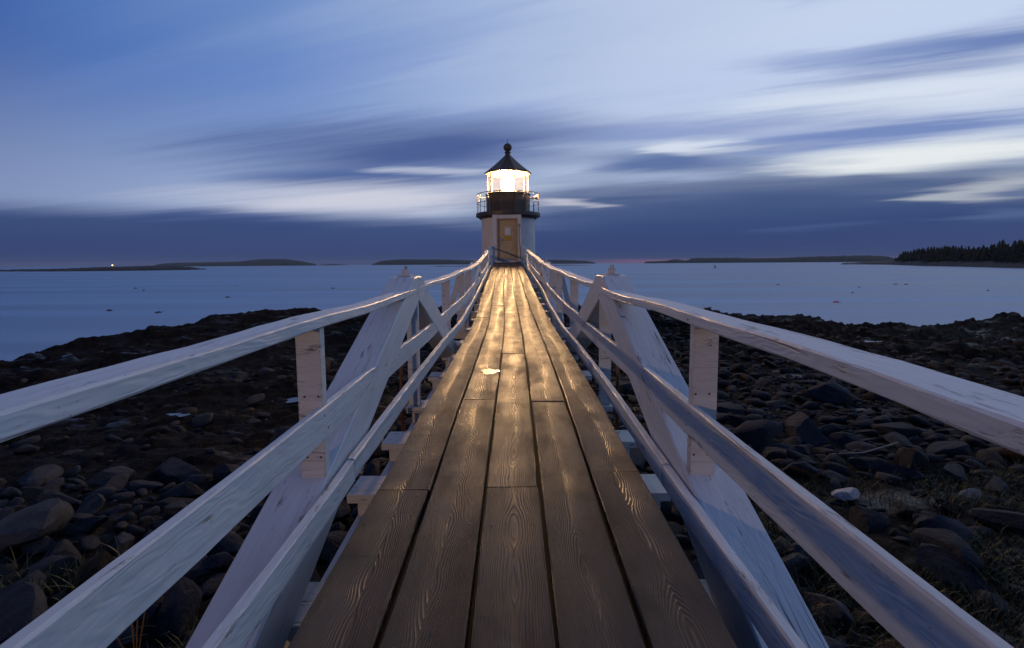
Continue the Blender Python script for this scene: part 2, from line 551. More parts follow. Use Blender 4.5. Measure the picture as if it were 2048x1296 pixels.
def make_rock(name, dark, light, tint=None, scale=1.0, rough=0.8, wet=0.0, spec=0.28, cracks=False):
    m, nt = material(name)
    p = nt.coord('Object')
    off = nt.comb(nt.math('MULTIPLY', nt.rand(), 50), nt.math('MULTIPLY', nt.rand(), 31), 0.0)
    p = nt.vmath('ADD', p, off)
    f = nt.noise(p, 2.2 * scale, 8, 0.62, 0.6)
    f2 = nt.noise(p, 14.0 * scale, 6, 0.65)
    c = nt.mix(nt.mapr(f, 0.3, 0.7), dark + (1,), light + (1,))
    c = nt.mix(nt.mapr(f2, 0.55, 0.75, 0.0, 0.6), c, tuple(v * 1.6 for v in light) + (1,))
    if tint:
        c = nt.mix(nt.mapr(nt.noise(p, 0.9 * scale, 4), 0.5, 0.66, 0.0, 0.8), c, tint + (1,))
    if cracks:
        wp = nt.vmath('ADD', nt.coord('Object'), nt.vmath('SCALE', nt.comb(f, f2, f)))
        ed = nt.voronoi(nt.mapping(wp, rot=(0, 0, R(30)), scale=(0.55, 1.5, 1.2)), 1.1, 'DISTANCE_TO_EDGE')
        f = nt.math('ADD', f, nt.mapr(ed, 0.0, 0.09, 0.0, 0.55, True))
        c = nt.mix(nt.mapr(ed, 0.0, 0.03, 0.8, 0.0), c, (0.003, 0.003, 0.003, 1))
    k = nt.mapr(nt.rand(), 0, 1, 0.65, 1.35)
    c = nt.mix(1.0, c, nt.comb(k, k, k), 'MULTIPLY')
    h = nt.math('ADD', nt.math('MULTIPLY', f, 1.0), nt.math('MULTIPLY', f2, 0.25))
    ro = nt.mapr(f2, 0.3, 0.7, rough - 0.12 - wet, rough + 0.1)
    if cracks:
        # films of water left on the rock
        wm = nt.mapr(nt.noise(nt.mapping(nt.coord('Object'), rot=(0, 0, R(25)), scale=(0.35, 1.0, 1)), 1.0, 5, 0.65), 0.55, 0.68, 0.0, 1.0, True)
        spec = nt.math('MULTIPLY_ADD', wm, 0.30, spec)
        ro = nt.math('MULTIPLY', ro, nt.math('MULTIPLY_ADD', wm, -0.55, 1.0))
    finish(nt, c, ro, nt.bump(h, 0.8, 0.07 / scale), spec)
    return m


PAINT = make_paint('old_white_paint')
PAINT_T = make_paint('timber_white_paint', (0.64, 0.69, 0.74), 1.0, 0.38)
PAINT2 = make_paint('worn_white_paint', (0.66, 0.66, 0.66), 1.3)
DECK = make_deck()
STONE = make_rock('beach_stone', (0.015, 0.017, 0.021), (0.042, 0.047, 0.057), None, 2.0, spec=0.12)
STONE_RUST = make_rock('rusty_beach_stone', (0.024, 0.020, 0.017), (0.050, 0.040, 0.031), (0.044, 0.027, 0.015), 2.0, spec=0.12)
STONE_PALE = make_rock('pale_beach_stone', (0.28, 0.28, 0.29), (0.42, 0.42, 0.43), None, 2.0)
LEDGE = make_rock('dark_ledge', (0.006, 0.006, 0.007), (0.016, 0.016, 0.017), (0.015, 0.012, 0.008), 0.9, 0.90, 0.05, 0.06, True)
IRON = flat('dark_iron', (0.045, 0.043, 0.042), 0.5, 0.3)
RUST = flat('rusty_steel', (0.17, 0.085, 0.045), 0.7, 0.3)
STRG = flat('gap_shade_stringer', (0.028, 0.021, 0.015), 0.85, 0.0, 0.2)  # near-black colour paints the shade seen down the plank gaps
GALV = flat('grey_galvanised_steel', (0.34, 0.34, 0.35), 0.45, 0.6)

# ------------------------------------------------------------------ the sea
def build_sea():
    m, nt = material('sea_water')
    p = nt.coord('Object')
    x, y, z = nt.xyz(p)
    r = nt.vmath('LENGTH', p)
    st = nt.noise(nt.mapping(p, rot=(0, 0, R(5)), scale=(0.005, 0.075, 1)), 1.0, 4, 0.55)
    st2 = nt.noise(nt.mapping(p, rot=(0, 0, R(-4)), scale=(0.0012, 0.022, 1)), 1.0, 4, 0.55)
    s = nt.math('ADD', nt.math('MULTIPLY', st, 0.5), nt.math('MULTIPLY', st2, 0.5))
    wav = nt.noise(nt.mapping(p, scale=(0.7, 1.1, 1)), 1.0, 3, 0.5)
    wav2 = nt.noise(nt.mapping(p, scale=(0.06, 0.12, 1)), 1.0, 3, 0.5)
    fade = nt.mapr(r, 15.0, 160.0, 1.0, 0.0)
    h = nt.math('ADD', nt.math('MULTIPLY', nt.math('MULTIPLY', wav, fade), 0.10), nt.math('MULTIPLY', wav2, 0.35))
    b = nt.n('ShaderNodeBsdfPrincipled')
    nt.put(b.inputs['Base Color'], nt.mix(nt.mapr(s, 0.40, 0.60), (0.12, 0.21, 0.34, 1), (0.34, 0.50, 0.68, 1)))
    nt.put(b.inputs['Roughness'], nt.mapr(s, 0.38, 0.62, 0.34, 0.56))
    b.inputs['IOR'].default_value = 1.333
    b.inputs['Specular IOR Level'].default_value = 0.5
    nt.link(nt.bump(h, 0.25, 1.0), b.inputs['Normal'])
    o = nt.n('ShaderNodeOutputMaterial')
    nt.link(b.outputs[0], o.inputs[0])
    verts, faces = [], []
    rs = [0, 20, 60, 150, 400, 1000, 3000, 8000, 12500]
    seg = 96
    verts.append((0, 0, 0))
    for q in rs[1:]:
        for i in range(seg):
            a = 2 * math.pi * i / seg
            verts.append((q * math.cos(a), q * math.sin(a), 0))
    bm = bmesh.new()
    V = [bm.verts.new(v) for v in verts]
    for i in range(seg):
        bm.faces.new((V[0], V[1 + i], V[1 + (i + 1) % seg]))
    for k in range(len(rs) - 2):
        for i in range(seg):
            a, b2 = 1 + k * seg + i, 1 + k * seg + (i + 1) % seg
            bm.faces.new((V[a], V[a + seg], V[b2 + seg], V[b2]))
    o = from_bm('sea', bm, m, smooth=True)
    tag(o, 'smooth grey blue sea reaching the horizon', 'sea', kind='structure')


build_sea()

# ------------------------------------------------------------------ shore terrain
AZ_K = np.array([-180, -120, -70, -52, -47.5, -36, -26, -18, -8, 0, 8, 16, 25, 36, 47, 60, 110, 180.])
RC_K = np.array([60, 50, 34, 27.0, 26.5, 30.5, 35.5, 31.5, 34, 36, 34, 31, 31, 30, 36, 40, 55, 60.])
ZC_K = np.array([2.2, 2.0, 1.5, 1.40, 1.48, 1.75, 1.92, 2.0, 2.2, 2.3, 2.1, 1.95, 1.9, 1.72, 1.62, 1.5, 2.0, 2.2])


def ground(x, y, detail=True):
    x, y = np.asarray(x, float), np.asarray(y, float)
    r = np.hypot(x, y) + 1e-6
    az = np.degrees(np.arctan2(x, y))
    rc = np.interp(az, AZ_K, RC_K) + 2.2 * fbm(az * 0.09, az * 0 + 3.1, 4)
    zc = np.interp(az, AZ_K, ZC_K)
    # beach profile along the bridge direction
    base = np.interp(y, [-60, -12, -3, 0, 3, 6, 10, 16, 24, 60], [5.0, 3.9, 3.5, 3.15, 2.72, 2.35, 2.0, 1.75, 1.75, 1.75])
    t = np.clip((r / rc - 0.55) / 0.45, 0, 1)
    t = t * t * (3 - 2 * t)
    z = base * (1 - t) + np.minimum(zc, base + 0.6) * t
    out = np.maximum(0, r - rc)
    z = z - np.where(out < 2.5, 0.16 * out * out, 1.0 + (out - 2.5) * 0.55)
    z = np.maximum(z, -2.5)
    if detail:
        # rock ledges: tilted strata with broken steps
        led = np.clip((r - rc * 0.50) / 6.0, 0, 1) * np.clip((rc + 9 - r) / 5, 0, 1)
        leftsm = np.clip((-x - 2.0) / 3, 0, 1) * np.clip((y - 5.5) / 2.5, 0, 1)
        led = np.maximum(led, 0.65 * leftsm)
        u, v = x * 0.86 + y * 0.5, -x * 0.5 + y * 0.86
        f = fbm(u * 0.22 + 5, v * 0.55, 6, 0.52)
        q = (f * 1.15 + 0.12 * v) * 2.6
        step = (np.floor(q) + np.clip((q - np.floor(q)) * 3.2, 0, 1)) / 2.6 - q / 2.6
        rid = (1 - np.abs(fbm(u * 0.35 - 3, v * 0.8 + 8, 5))) ** 2
        z = z + led * (0.32 * f + 0.46 * step + 0.28 * (rid - 0.45)) * np.where(leftsm > 0.3, 0.75, 1.0)
        z = z + 0.05 * fbm(x * 1.3, y * 1.3, 4) + 0.018 * fbm(x * 5.1, y * 5.1, 3) * (1 - 0.5 * led)
        # the point of rock that stands up at the right edge, seen against the water
        z = z + 0.42 * np.exp(-(((x - 28.3) / 0.8) ** 2 + ((y - 26.8) / 1.2) ** 2))
        z = z + 0.25 * np.exp(-(((x + 14.5) / 2.6) ** 2 + ((y - 30.5) / 2.0) ** 2))
    return z


def build_terrain():
    na, nr = 760, 520
    az = np.radians(np.concatenate([np.linspace(-58, 58, na - 60), np.linspace(60, 300, 60)]))
    rr = np.concatenate([[0.05], 0.8 * (62 / 0.8) ** np.linspace(0, 1, nr - 1)])
    A, Rr = np.meshgrid(az, rr)
    X, Y = Rr * np.sin(A), Rr * np.cos(A)
    Z = ground(X, Y)
    V = np.stack([X, Y, Z], -1).reshape(-1, 3)
    idx = np.arange(na * nr).reshape(nr, na)
    nxt = np.roll(idx, -1, 1)
    F = np.stack([idx[:-1], nxt[:-1], nxt[1:], idx[1:]], -1).reshape(-1, 4)[:, ::-1]
    o = link_mesh('rocky_shore', mesh_arrays('rocky_shore', V, F), LEDGE, smooth=True)
    tag(o, 'dark wet bedrock ledges and shingle of the shore', 'shore', kind='structure')


build_terrain()


# ------------------------------------------------------------------ the footbridge
def lin(xs, ys):
    xs, ys = np.array(xs, float), np.array(ys, float)

    def f(v):
        return float(np.interp(v, xs, ys))
    return f


def smooth(xs, ys):
    """monotone-ish cubic through the points"""
    xs, ys = np.array(xs, float), np.array(ys, float)
    mth = np.gradient(ys, xs)

    def f(v):
        v = min(max(v, xs[0]), xs[-1])
        i = min(max(int(np.searchsorted(xs, v)) - 1, 0), len(xs) - 2)
        h = xs[i + 1] - xs[i]
        t = (v - xs[i]) / h
        return float((2 * t ** 3 - 3 * t ** 2 + 1) * ys[i] + (t ** 3 - 2 * t ** 2 + t) * h * mth[i] + (-2 * t ** 3 + 3 * t ** 2) * ys[i + 1] + (t ** 3 - t ** 2) * h * mth[i + 1])
    return f


DK = smooth([-3, 0, 1.3, 2.1, 3.5, 5.5, 7.6, 9.0, 11.6, 14.7, 18.5, 23.4, 24.3], [-1.19, -1.135, -1.106, -1.08, -1.036, -1.008, -0.990, -0.93, -0.745, -0.515, -0.27, 0.03, 0.09])
CX = smooth([-3, 0, 8.4, 11.6, 14.7, 23.4, 24.3], [-0.01, -0.011, -0.004, -0.07, -0.105, -0.195, -0.2])
XL = lin([-3, 13, 23.6], [-0.872, -0.880, -0.99])
XR = lin([-3, 13, 18, 23.6], [0.826, 0.812, 0.72, 0.545])
RT = smooth([-3, 0, 2, 4, 5, 8.5, 12.6, 16, 20, 23.6], [-0.285, -0.262, -0.238, -0.226, -0.205, -0.128, 0.0, 0.22, 0.50, 0.83])
MD = smooth([-3, 0, 3, 6, 9, 12, 16, 20, 23.6], [-0.68, -0.668, -0.656, -0.640, -0.575, -0.425, -0.20, 0.09, 0.41])

bridge = empty('footbridge', (0, 0, 2.0))
tag(bridge, 'narrow plank footbridge with white timber railings leading to the lighthouse', 'footbridge')


def ys_of(a, b, step=0.35):
    n = max(2, int(round((b - a) / step)) + 1)
    return [a + (b - a) * i / (n - 1) for i in range(n)]


# deck planks: five rows of butted boards
ROWS = [
    [-2.0, 2.19, 5.6, 8.45, 11.9, 14.6, 17.9, 20.7, 23.84],
    [-2.6, 0.75, 3.55, 6.85, 9.9, 13.0, 16.2, 19.4, 23.84],
    [-2.2, 2.21, 5.28, 8.9, 11.5, 14.9, 17.4, 21.0, 23.84],
    [-1.7, 1.05, 3.5, 7.4, 10.4, 13.3, 16.4, 19.6, 23.84],
    [-2.4, 2.36, 5.1, 8.1, 11.2, 14.2, 17.6, 20.4, 23.84],
]
PW, GAP = 0.2466, 0.0168
nails = []
for ri, joints in enumerate(ROWS):
    for a, b in zip(joints, joints[1:]):
        dz = random.uniform(-0.0025, 0.0025)
        dx = random.uniform(-0.002, 0.002)
        x0 = -0.65 + ri * (PW + GAP)
        w0 = random.uniform(-0.002, 0.002)
        ys = ys_of(a + 0.0025, b - 0.0025, 0.25)
        y0 = ys[0]
        st = []
        xc0 = x0 + PW / 2
        for y in ys:
            jx = 0.0018 * math.sin(y * 3.1 + ri * 2.2) + dx
            cx = CX(y) + jx
            st.append((y - y0, -cx - PW / 2 + w0, -cx + PW / 2 + w0, DK(y) - 0.045 + dz, DK(y) + dz))
        o = from_bm('plank', sweep_bm(st, 0.006), DECK, bridge, Matrix.Translation((xc0, y0, EYE)) @ ALONG)
        for yy in (a + 0.06, b - 0.06):
            for fx in (0.16, 0.84):
                nails.append((x0 + PW * fx + CX(yy), yy, DK(yy) + dz))
        yb = math.ceil(a / 0.95) * 0.95
        while yb < b - 0.15:
            if yb > a + 0.15:
                for fx in (0.15, 0.85):
                    nails.append((x0 + PW * fx + CX(yb) + random.uniform(-0.01, 0.01), yb + random.uniform(-0.02, 0.02), DK(yb) + dz))
            yb += 0.95
bm = bmesh.new()
for x, y, z in nails:
    if y < 9:
        c = bm.verts.new((x, y, z + EYE + 0.0018))
        ring = [bm.verts.new((x + 0.0075 * math.cos(k * 1.0472), y + 0.0075 * math.sin(k * 1.0472), z + EYE - 0.001)) for k in range(6)]
        for k in range(6):
            bm.faces.new((c, ring[k], ring[(k + 1) % 6]))
tag(from_bm('nail_heads', bm, IRON, bridge, Matrix.Identity(4)), kind='stuff')

# stringers, set below the plank gaps to darken them, and chords under the deck
for sx in (-0.395, -0.132, 0.132, 0.395):
    run('stringer', ys_of(-2.5, 23.8, 0.6), lambda y: (CX(y) + sx - 0.045, CX(y) + sx + 0.045), lambda y: (DK(y) - 0.325, DK(y) - 0.048), STRG, bridge)
for side, xf in ((-1, XL), (1, XR)):
    run('bottom_chord', ys_of(-2.5, 23.8, 0.6), lambda y: (xf(y) - side * 0.25, xf(y) + side * 0.10), lambda y: (DK(y) - 0.80, DK(y) - 0.50), PAINT2, bridge, 0.01)

# cross beams: a flat cap with a board on edge below it
for yb in [0.75, 1.75, 2.75, 3.52, 4.38, 5.56, 6.7, 7.8, 9.0, 10.0, 10.95, 12.0, 13.0, 14.1, 15.3, 16.4, 17.5, 18.6, 19.7, 20.8, 22.0, 23.2]:
    d = DK(yb + 0.12)
    ext = 0.42 if yb in (9.0, 10.95, 15.3, 17.5) else 0.13
    xa, xb = XL(yb) - ext, XR(yb) + ext
    cb = slab('cross_beam', xa, xb, yb, yb + 0.27, EYE + d - 0.385, EYE + d - 0.332, PAINT2, bridge)
    slab('beam_web', xa + 0.04, xb - 0.04, yb + 0.07, yb + 0.15, EYE + d - 0.515, EYE + d - 0.387, PAINT2, cb)

# king-post trusses: four big leaning legs a side, apex over each span
apexes = [(4.47, -0.112, 0.40, 3.75, 0.50), (13.0, 0.035, 0.33, 3.5, 0.44), (21.2, 0.60, 0.33, 2.6, 0.40)]
for ai, (ya, za, sl, half, cut) in enumerate(apexes):
    for side, xf in ((-1, XL), (1, XR)):
        for dirn in (-1, 1):
            hl = half if dirn < 0 else min(half, 23.7 - ya)
            n = []
            top = [(0.002, 0.0), (0.17, -0.006), (0.17 + 0.03, -0.03)]
            vt = 0.245
            L = hl
            ptop = [(0.002, za), (0.17, za - 0.008), (L, za - 0.03 - sl * (L - 0.12))]
            pbot = [(L, za - 0.03 - sl * (L - 0.12) - vt), (0.002, za - 0.03 + sl * 0.12 - vt)]
            prof = ptop + pbot
            bm = bmesh.new()
            x_in, x_out = 0.0, 0.235
            # local x along the leg (world y away from the apex), extruded sideways
            c = 0.008
            rings = []
            for xo, inset in ((x_in, c), (x_in + c, 0), (x_out - c, 0), (x_out, c)):
                cyl = sum(p[0] for p in prof) / len(prof)
                pts = []
                for k, (a, b) in enumerate(prof):
                    sgn = -1 if k <= 2 else 1
                    pts.append(bm.verts.new((a, xo, b + sgn * inset)))
                rings.append(pts)
            for r0, r1 in zip(rings, rings[1:]):
                for k in range(len(prof)):
                    j = (k + 1) % len(prof)
                    bm.faces.new((r0[k], r0[j], r1[j], r1[k]))
            bm.faces.new(rings[0])
            bm.faces.new(rings[-1][::-1])
            # local axes -> world
            ya_ = ya
            m = Matrix(((0, side, 0, xf(ya)), (dirn, 0, 0, ya_), (0, 0, 1, EYE), (0, 0, 0, 1)))
            if m.to_3x3().determinant() < 0:
                for v in bm.verts:
                    v.co.y = -v.co.y
                m = Matrix(((0, -side, 0, xf(ya)), (dirn, 0, 0, ya_), (0, 0, 1, EYE), (0, 0, 0, 1)))
            from_bm('truss_leg', bm, PAINT_T, bridge, m)
        # king post, rod and its washers and nut
        x0 = xf(ya) + side * 0.012
        zb = DK(ya) - 0.332
        if ai < 2:
            slab('king_post', min(x0, x0 + side * 0.105), max(x0, x0 + side * 0.105), ya - 0.03, ya + 0.03, EYE + zb + 0.002, EYE + za - 0.215, PAINT, bridge)
        xr_ = xf(ya) + side * 0.15
        rod = tube('tie_rod', [(xr_, ya - 0.17, EYE + DK(ya) - 0.55), (xr_, ya - 0.17, EYE + za - 0.24)], 0.017, RUST, bridge)
        wz = EYE + za
        wsh = slab('washer_plate', xf(ya) + side * 0.06 if side > 0 else xf(ya) - 0.18, xf(ya) + 0.18 if side > 0 else xf(ya) - 0.06, ya - 0.075, ya + 0.075, wz - 0.002, wz + 0.014, PAINT2, bridge, 0.003)
        nx = xf(ya) + side * 0.12
        lathe('nut', [(0.036, 0), (0.036, 0.042), (0.03, 0.048)], (nx, ya, wz + 0.0145), PAINT2, wsh, 6, smooth=False)
        lathe('rod_end', [(0.016, 0), (0.016, 0.03)], (nx, ya, wz + 0.063), GALV, wsh, 8)

# railings: a flat top rail, a middle rail and a kick rail each side
segs = [(-2.2, 4.33), (4.62, 12.86), (13.14, 21.05), (21.35, 23.70)]
for side, xf in ((-1, XL), (1, XR)):
    for a, b in segs:
        wob = [random.uniform(-0.006, 0.006) for _ in range(40)]
        ph = random.uniform(0, 6)

        def wv(y, k=1.0):
            return k * (0.006 * math.sin(y * 1.7 + ph) + 0.004 * math.sin(y * 4.1 + 2 * ph))
        run('top_rail', ys_of(a, b, 0.14), lambda y: (xf(y) - side * 0.006 + wv(y + 3), xf(y) + side * (0.118 if side < 0 else 0.132)), lambda y: (RT(y) - 0.052 + wv(y), RT(y) + wv(y)), PAINT, bridge)
    for a, b in [(-2.2, 2.95), (2.953, 8.4), (8.403, 15.5), (15.503, 23.70)]:
        ph = random.uniform(0, 6)
        run('middle_rail', ys_of(a, b, 0.14), lambda y: (xf(y) + side * 0.003, xf(y) + side * 0.041), lambda y: (MD(y) - 0.155 + 0.005 * math.sin(y * 1.9 + ph), MD(y) + 0.005 * math.sin(y * 1.9 + ph)), PAINT, bridge)
    kx = (lambda y: xf(y) - side * 0.055) if side < 0 else (lambda y: xf(y) - side * 0.05)
    for a, b, dzz in [(-2.2, 2.36, 0.0), (2.366, 8.9, 0.006), (8.906, 15.8, 0.0), (15.806, 23.68, 0.004)]:
        ph = random.uniform(0, 6)
        kt = 0.072 if side < 0 else 0.038
        run('kick_rail', ys_of(a, b, 0.12), lambda y: (kx(y) + 0.006 * math.sin(y * 1.3 + ph), kx(y) + side * 0.042 + 0.006 * math.sin(y * 1.3 + ph)), lambda y: (DK(y) + kt - 0.115 + dzz, DK(y) + kt + dzz + 0.003 * math.sin(y * 2.3)), PAINT, bridge)
    # posts
    for yp, foot in [(2.16, 'leg'), (6.75, 'leg2'), (8.85, 'beam'), (10.5, 'leg'), (15.3, 'leg2'), (17.5, 'beam'), (19.6, 'leg')]:
        ya, za, sl, half, cut = min(apexes, key=lambda q: abs(q[0] - yp))
        x0 = xf(yp) + side * 0.010 if side > 0 else xf(yp) + side * 0.004
        if foot == 'beam':
            zb = DK(yp) - 0.33
        else:
            zb = za - 0.03 - sl * (abs(yp + 0.03 - ya) - 0.12) - 0.004
        zt = RT(yp) - 0.053
        if side > 0 and yp < 3:
            zb -= 0.035
        slab('post', min(x0 + side * 0.005, x0 + side * 0.118), max(x0 + side * 0.005, x0 + side * 0.118), yp, yp + 0.05, EYE + zb, EYE + zt, PAINT2, bridge, 0.004)
    # end posts by the lighthouse door
    xe = xf(23.70)
    slab('end_post', xe - 0.05, xe + 0.05, 23.72, 23.82, EYE + DK(23.8) - 0.3, EYE + RT(23.6) + 0.05, PAINT, bridge)
    # outriggers that prop the railing from the long cross beams
    for yo in (9.1, 11.05, 15.4, 17.6):
        box('outrigger', (xf(yo) + side * 0.13, yo + 0.02, RT(yo) - 0.10), (xf(yo) + side * 0.40, yo + 0.02, DK(yo) - 0.36), 0.045, 0.09, PAINT2, bridge, (side, 0, 0.4))
    # short pipes standing on the chord
    for yq in (2.66, 5.46):
        tube('pipe', [(xf(yq) - side * 0.14, yq, EYE + DK(yq) - 0.51), (xf(yq) - side * 0.14, yq, EYE + DK(yq) - (0.08 if yq > 3 else 0.42))], 0.017, PAINT2, bridge)
bm = bmesh.new()
for side, xf in ((-1, XL), (1, XR)):
    for yp in (2.16, 6.75, 8.85, 10.5):
        xm = xf(yp) + side * 0.06
        spots = [(xm + q * 0.032, yp - 0.0012, EYE + hz, 'y') for q in (-1, 1) for hz in ((-0.90 if yp < 3 else MD(yp) - 0.25), MD(yp) + 0.05)]
        xi = xf(yp) + side * 0.0022
        spots += [(xi, yp + 0.02 + q * 0.02, EYE + MD(yp) - 0.04 - 0.07 * (q + 1) / 2, 'x') for q in (-1, 1)]
        spots += [(xf(yp) - side * (0.007), yp + 0.03, EYE + RT(yp) - 0.028, 'x')]
        for x, y, z, ax in spots:
            ring = []
            for k in range(7):
                u, v = 0.006 * math.cos(k * 0.8976), 0.006 * math.sin(k * 0.8976)
                ring.append(bm.verts.new((x + u, y, z + v) if ax == 'y' else (x, y + u, z + v)))
            c = bm.verts.new((x, y - 0.002, z) if ax == 'y' else (x - side * 0.002, y, z))
            for k in range(7):
                bm.faces.new((c, ring[k], ring[(k + 1) % 7]))
tag(from_bm('rusty_nails', bm, RUST, bridge, Matrix.Identity(4)), kind='stuff')
PALE_SPOT, nt = material('pale_spot_surface')
finish(nt, nt.mix(nt.mapr(nt.noise(nt.coord(), 30, 3), 0.3, 0.7), (0.40, 0.33, 0.25, 1), (0.16, 0.12, 0.08, 1)), 0.35, None, 0.5)  # mottled pale tone, lighter than the planks around it
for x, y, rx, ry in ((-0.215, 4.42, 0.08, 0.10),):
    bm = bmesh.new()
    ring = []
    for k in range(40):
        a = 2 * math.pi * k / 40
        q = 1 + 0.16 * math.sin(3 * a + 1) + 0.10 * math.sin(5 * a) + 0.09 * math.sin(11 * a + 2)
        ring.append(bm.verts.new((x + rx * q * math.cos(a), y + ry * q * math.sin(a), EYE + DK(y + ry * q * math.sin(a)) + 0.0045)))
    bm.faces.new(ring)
    o = from_bm('pale_patch', bm, PALE_SPOT, bridge, Matrix.Identity(4))
# piles down to the rock
for yp in (0.4, 8.6, 17.2):
    for side, xf in ((-1, XL), (1, XR)):
        xx = xf(yp) + side * -0.03
        gz = float(ground(xx, yp)) - 0.4
        slab('pile', xx - 0.12, xx + 0.12, yp - 0.12, yp + 0.12, gz, EYE + DK(yp) - 0.805, PAINT2, bridge, 0.01)


# ------------------------------------------------------------------ the lighthouse
def glass_mat():
    m, nt = material('lantern_glass')
    fr = nt.n('ShaderNodeFresnel')
    fr.inputs[0].default_value = 1.45
    tr = nt.n('ShaderNodeBsdfTransparent')
    tr.inputs[0].default_value = (0.96, 0.97, 0.96, 1)
    gl = nt.n('ShaderNodeBsdfGlossy')
    gl.inputs['Roughness'].default_value = 0.03
    mx = nt.n('ShaderNodeMixShader')
    nt.link(fr.outputs[0], mx.inputs[0])
    nt.link(tr.outputs[0], mx.inputs[1])
    nt.link(gl.outputs[0], mx.inputs[2])
    # added scatter makes the panes glow, imitating glare around the lens
    df = nt.n('ShaderNodeBsdfTranslucent')
    df.inputs[0].default_value = (0.9, 0.88, 0.82, 1)
    mx2 = nt.n('ShaderNodeMixShader')
    nt.put(mx2.inputs[0], nt.mapr(nt.noise(nt.coord(), 3.0, 4), 0.3, 0.7, 0.0015, 0.0045))
    nt.link(mx.outputs[0], mx2.inputs[1])
    nt.link(df.outputs[0], mx2.inputs[2])
    o = nt.n('ShaderNodeOutputMaterial')
    nt.link(mx2.outputs[0], o.inputs[0])
    return m


def emit(name, col, st):
    m, nt = material(name)
    e = nt.n('ShaderNodeEmission')
    e.inputs[0].default_value = col + (1,)
    e.inputs[1].default_value = st
    o = nt.n('ShaderNodeOutputMaterial')
    nt.link(e.outputs[0], o.inputs[0])
    return m


def brick_paint():
    m, nt = material('white_painted_masonry')
    p = nt.coord()
    f = nt.noise(p, 1.7, 6, 0.6)
    v = nt.mapping(p, scale=(5, 5, 0.7))
    s = nt.noise(v, 1.0, 5, 0.6)
    c = nt.mix(nt.mapr(f, 0.3, 0.7), (0.62, 0.60, 0.57, 1), (0.76, 0.75, 0.73, 1))
    c = nt.mix(nt.mapr(s, 0.55, 0.75, 0, 0.4), c, (0.40, 0.33, 0.25, 1))
    finish(nt, c, 0.6, nt.bump(nt.noise(p, 22, 4), 0.3, 0.01))
    return m


LX, LY = -0.17, 25.5
house = empty('lighthouse', (LX, LY, 1.6))
tag(house, 'white lighthouse with lit lantern and black gallery at the end of the footbridge', 'lighthouse')
MAS = brick_paint()
BLACK = flat('black_ironwork', (0.068, 0.060, 0.050), 0.5, 0.2)
ROOF = flat('dark_roof_copper', (0.075, 0.060, 0.048), 0.5, 0.3)
DOOR = flat('door_glare_tan', (0.55, 0.40, 0.21), 0.5)  # lantern glare on the white door is put into this tan
FRAME = flat('door_frame_paint', (0.44, 0.32, 0.18), 0.55)
SIGNP = flat('white_sign_sheet', (0.72, 0.71, 0.68), 0.5)
E_ = EYE
lathe('tower', [(1.52, 0.9), (1.50, 2.2), (1.45, 4.2), (1.41, 7.58)], (LX, LY, 0), MAS, house, 64)
# flat portal that carries the door
px0, px1, py0 = -0.95, 0.49, 23.88
dz0, dz1 = E_ + 0.13, E_ + 2.17
dx0, dx1 = -0.665, 0.235
slab('portal', px0, dx0 - 0.075, py0, 25.4, 1.2, 7.62, MAS, house, 0.01)
slab('portal', dx1 + 0.075, px1, py0, 25.4, 1.2, 7.62, MAS, house, 0.01)
slab('portal', dx0 - 0.0748, dx1 + 0.0748, py0 + 0.002, 25.4, dz1 + 0.075, 7.618, MAS, house, 0.01)
slab('door_sill', dx0 - 0.0748, dx1 + 0.0748, py0 - 0.03, 25.4, 1.2, dz0 - 0.002, MAS, house, 0.01)
door = slab('door', dx0, dx1, py0 + 0.09, py0 + 0.14, dz0, dz1, DOOR, house, 0.004)
slab('door_panel', dx0 + 0.12, dx1 - 0.12, py0 + 0.075, py0 + 0.0895, dz0 + 0.20, dz0 + 0.85, DOOR, door, 0.006)
slab('door_panel', dx0 + 0.12, dx1 - 0.12, py0 + 0.075, py0 + 0.0895, dz0 + 1.02, dz0 + 1.85, DOOR, door, 0.006)
slab('kick_plate', dx0 + 0.05, dx1 - 0.05, py0 + 0.08, py0 + 0.0897, dz0 + 0.02, dz0 + 0.16, GALV, door, 0.002)
sg = slab('notice_sheet', -0.33, -0.04, py0 + 0.06, py0 + 0.0745, dz0 + 1.28, dz0 + 1.66, SIGNP, door, 0.003)
slab('notice_board', -0.36, -0.01, py0 + 0.06, py0 + 0.0745, dz0 + 1.03, dz0 + 1.24, flat('yellow_notice_paint', (0.50, 0.33, 0.05), 0.5), door, 0.003)
slab('lock_box', dx0 + 0.05, dx0 + 0.20, py0 + 0.03, py0 + 0.089, dz0 + 0.98, dz0 + 1.13, GALV, door, 0.006)
tube('door_handle', [(dx0 + 0.12, py0 + 0.085, dz0 + 0.86), (dx0 + 0.12, py0 + 0.03, dz0 + 0.86), (dx0 + 0.22, py0 + 0.03, dz0 + 0.86)], 0.013, GALV, door)
for a, b in ((dx0 - 0.0745, dx0 - 0.003), (dx1 + 0.003, dx1 + 0.0745)):
    slab('door_frame', a, b, py0 - 0.012, py0 + 0.15, dz0, dz1 + 0.0745, FRAME, house, 0.004)
slab('door_frame', dx0 - 0.002, dx1 + 0.002, py0 - 0.012, py0 + 0.15, dz1 + 0.003, dz1 + 0.0745, FRAME, house, 0.004)
tube('cable', [(0.385, py0 - 0.012, E_ + 1.85), (0.385, py0 - 0.014, E_ + 1.2), (0.40, py0 - 0.02, E_ + 0.95), (0.45, py0 - 0.02, E_ + 0.7), (0.455, py0 - 0.015, E_ + 0.2)], 0.011, BLACK, house)
slab('cable_box', 0.34, 0.43, py0 - 0.05, py0 - 0.001, E_ + 1.83, E_ + 1.97, GALV, house)
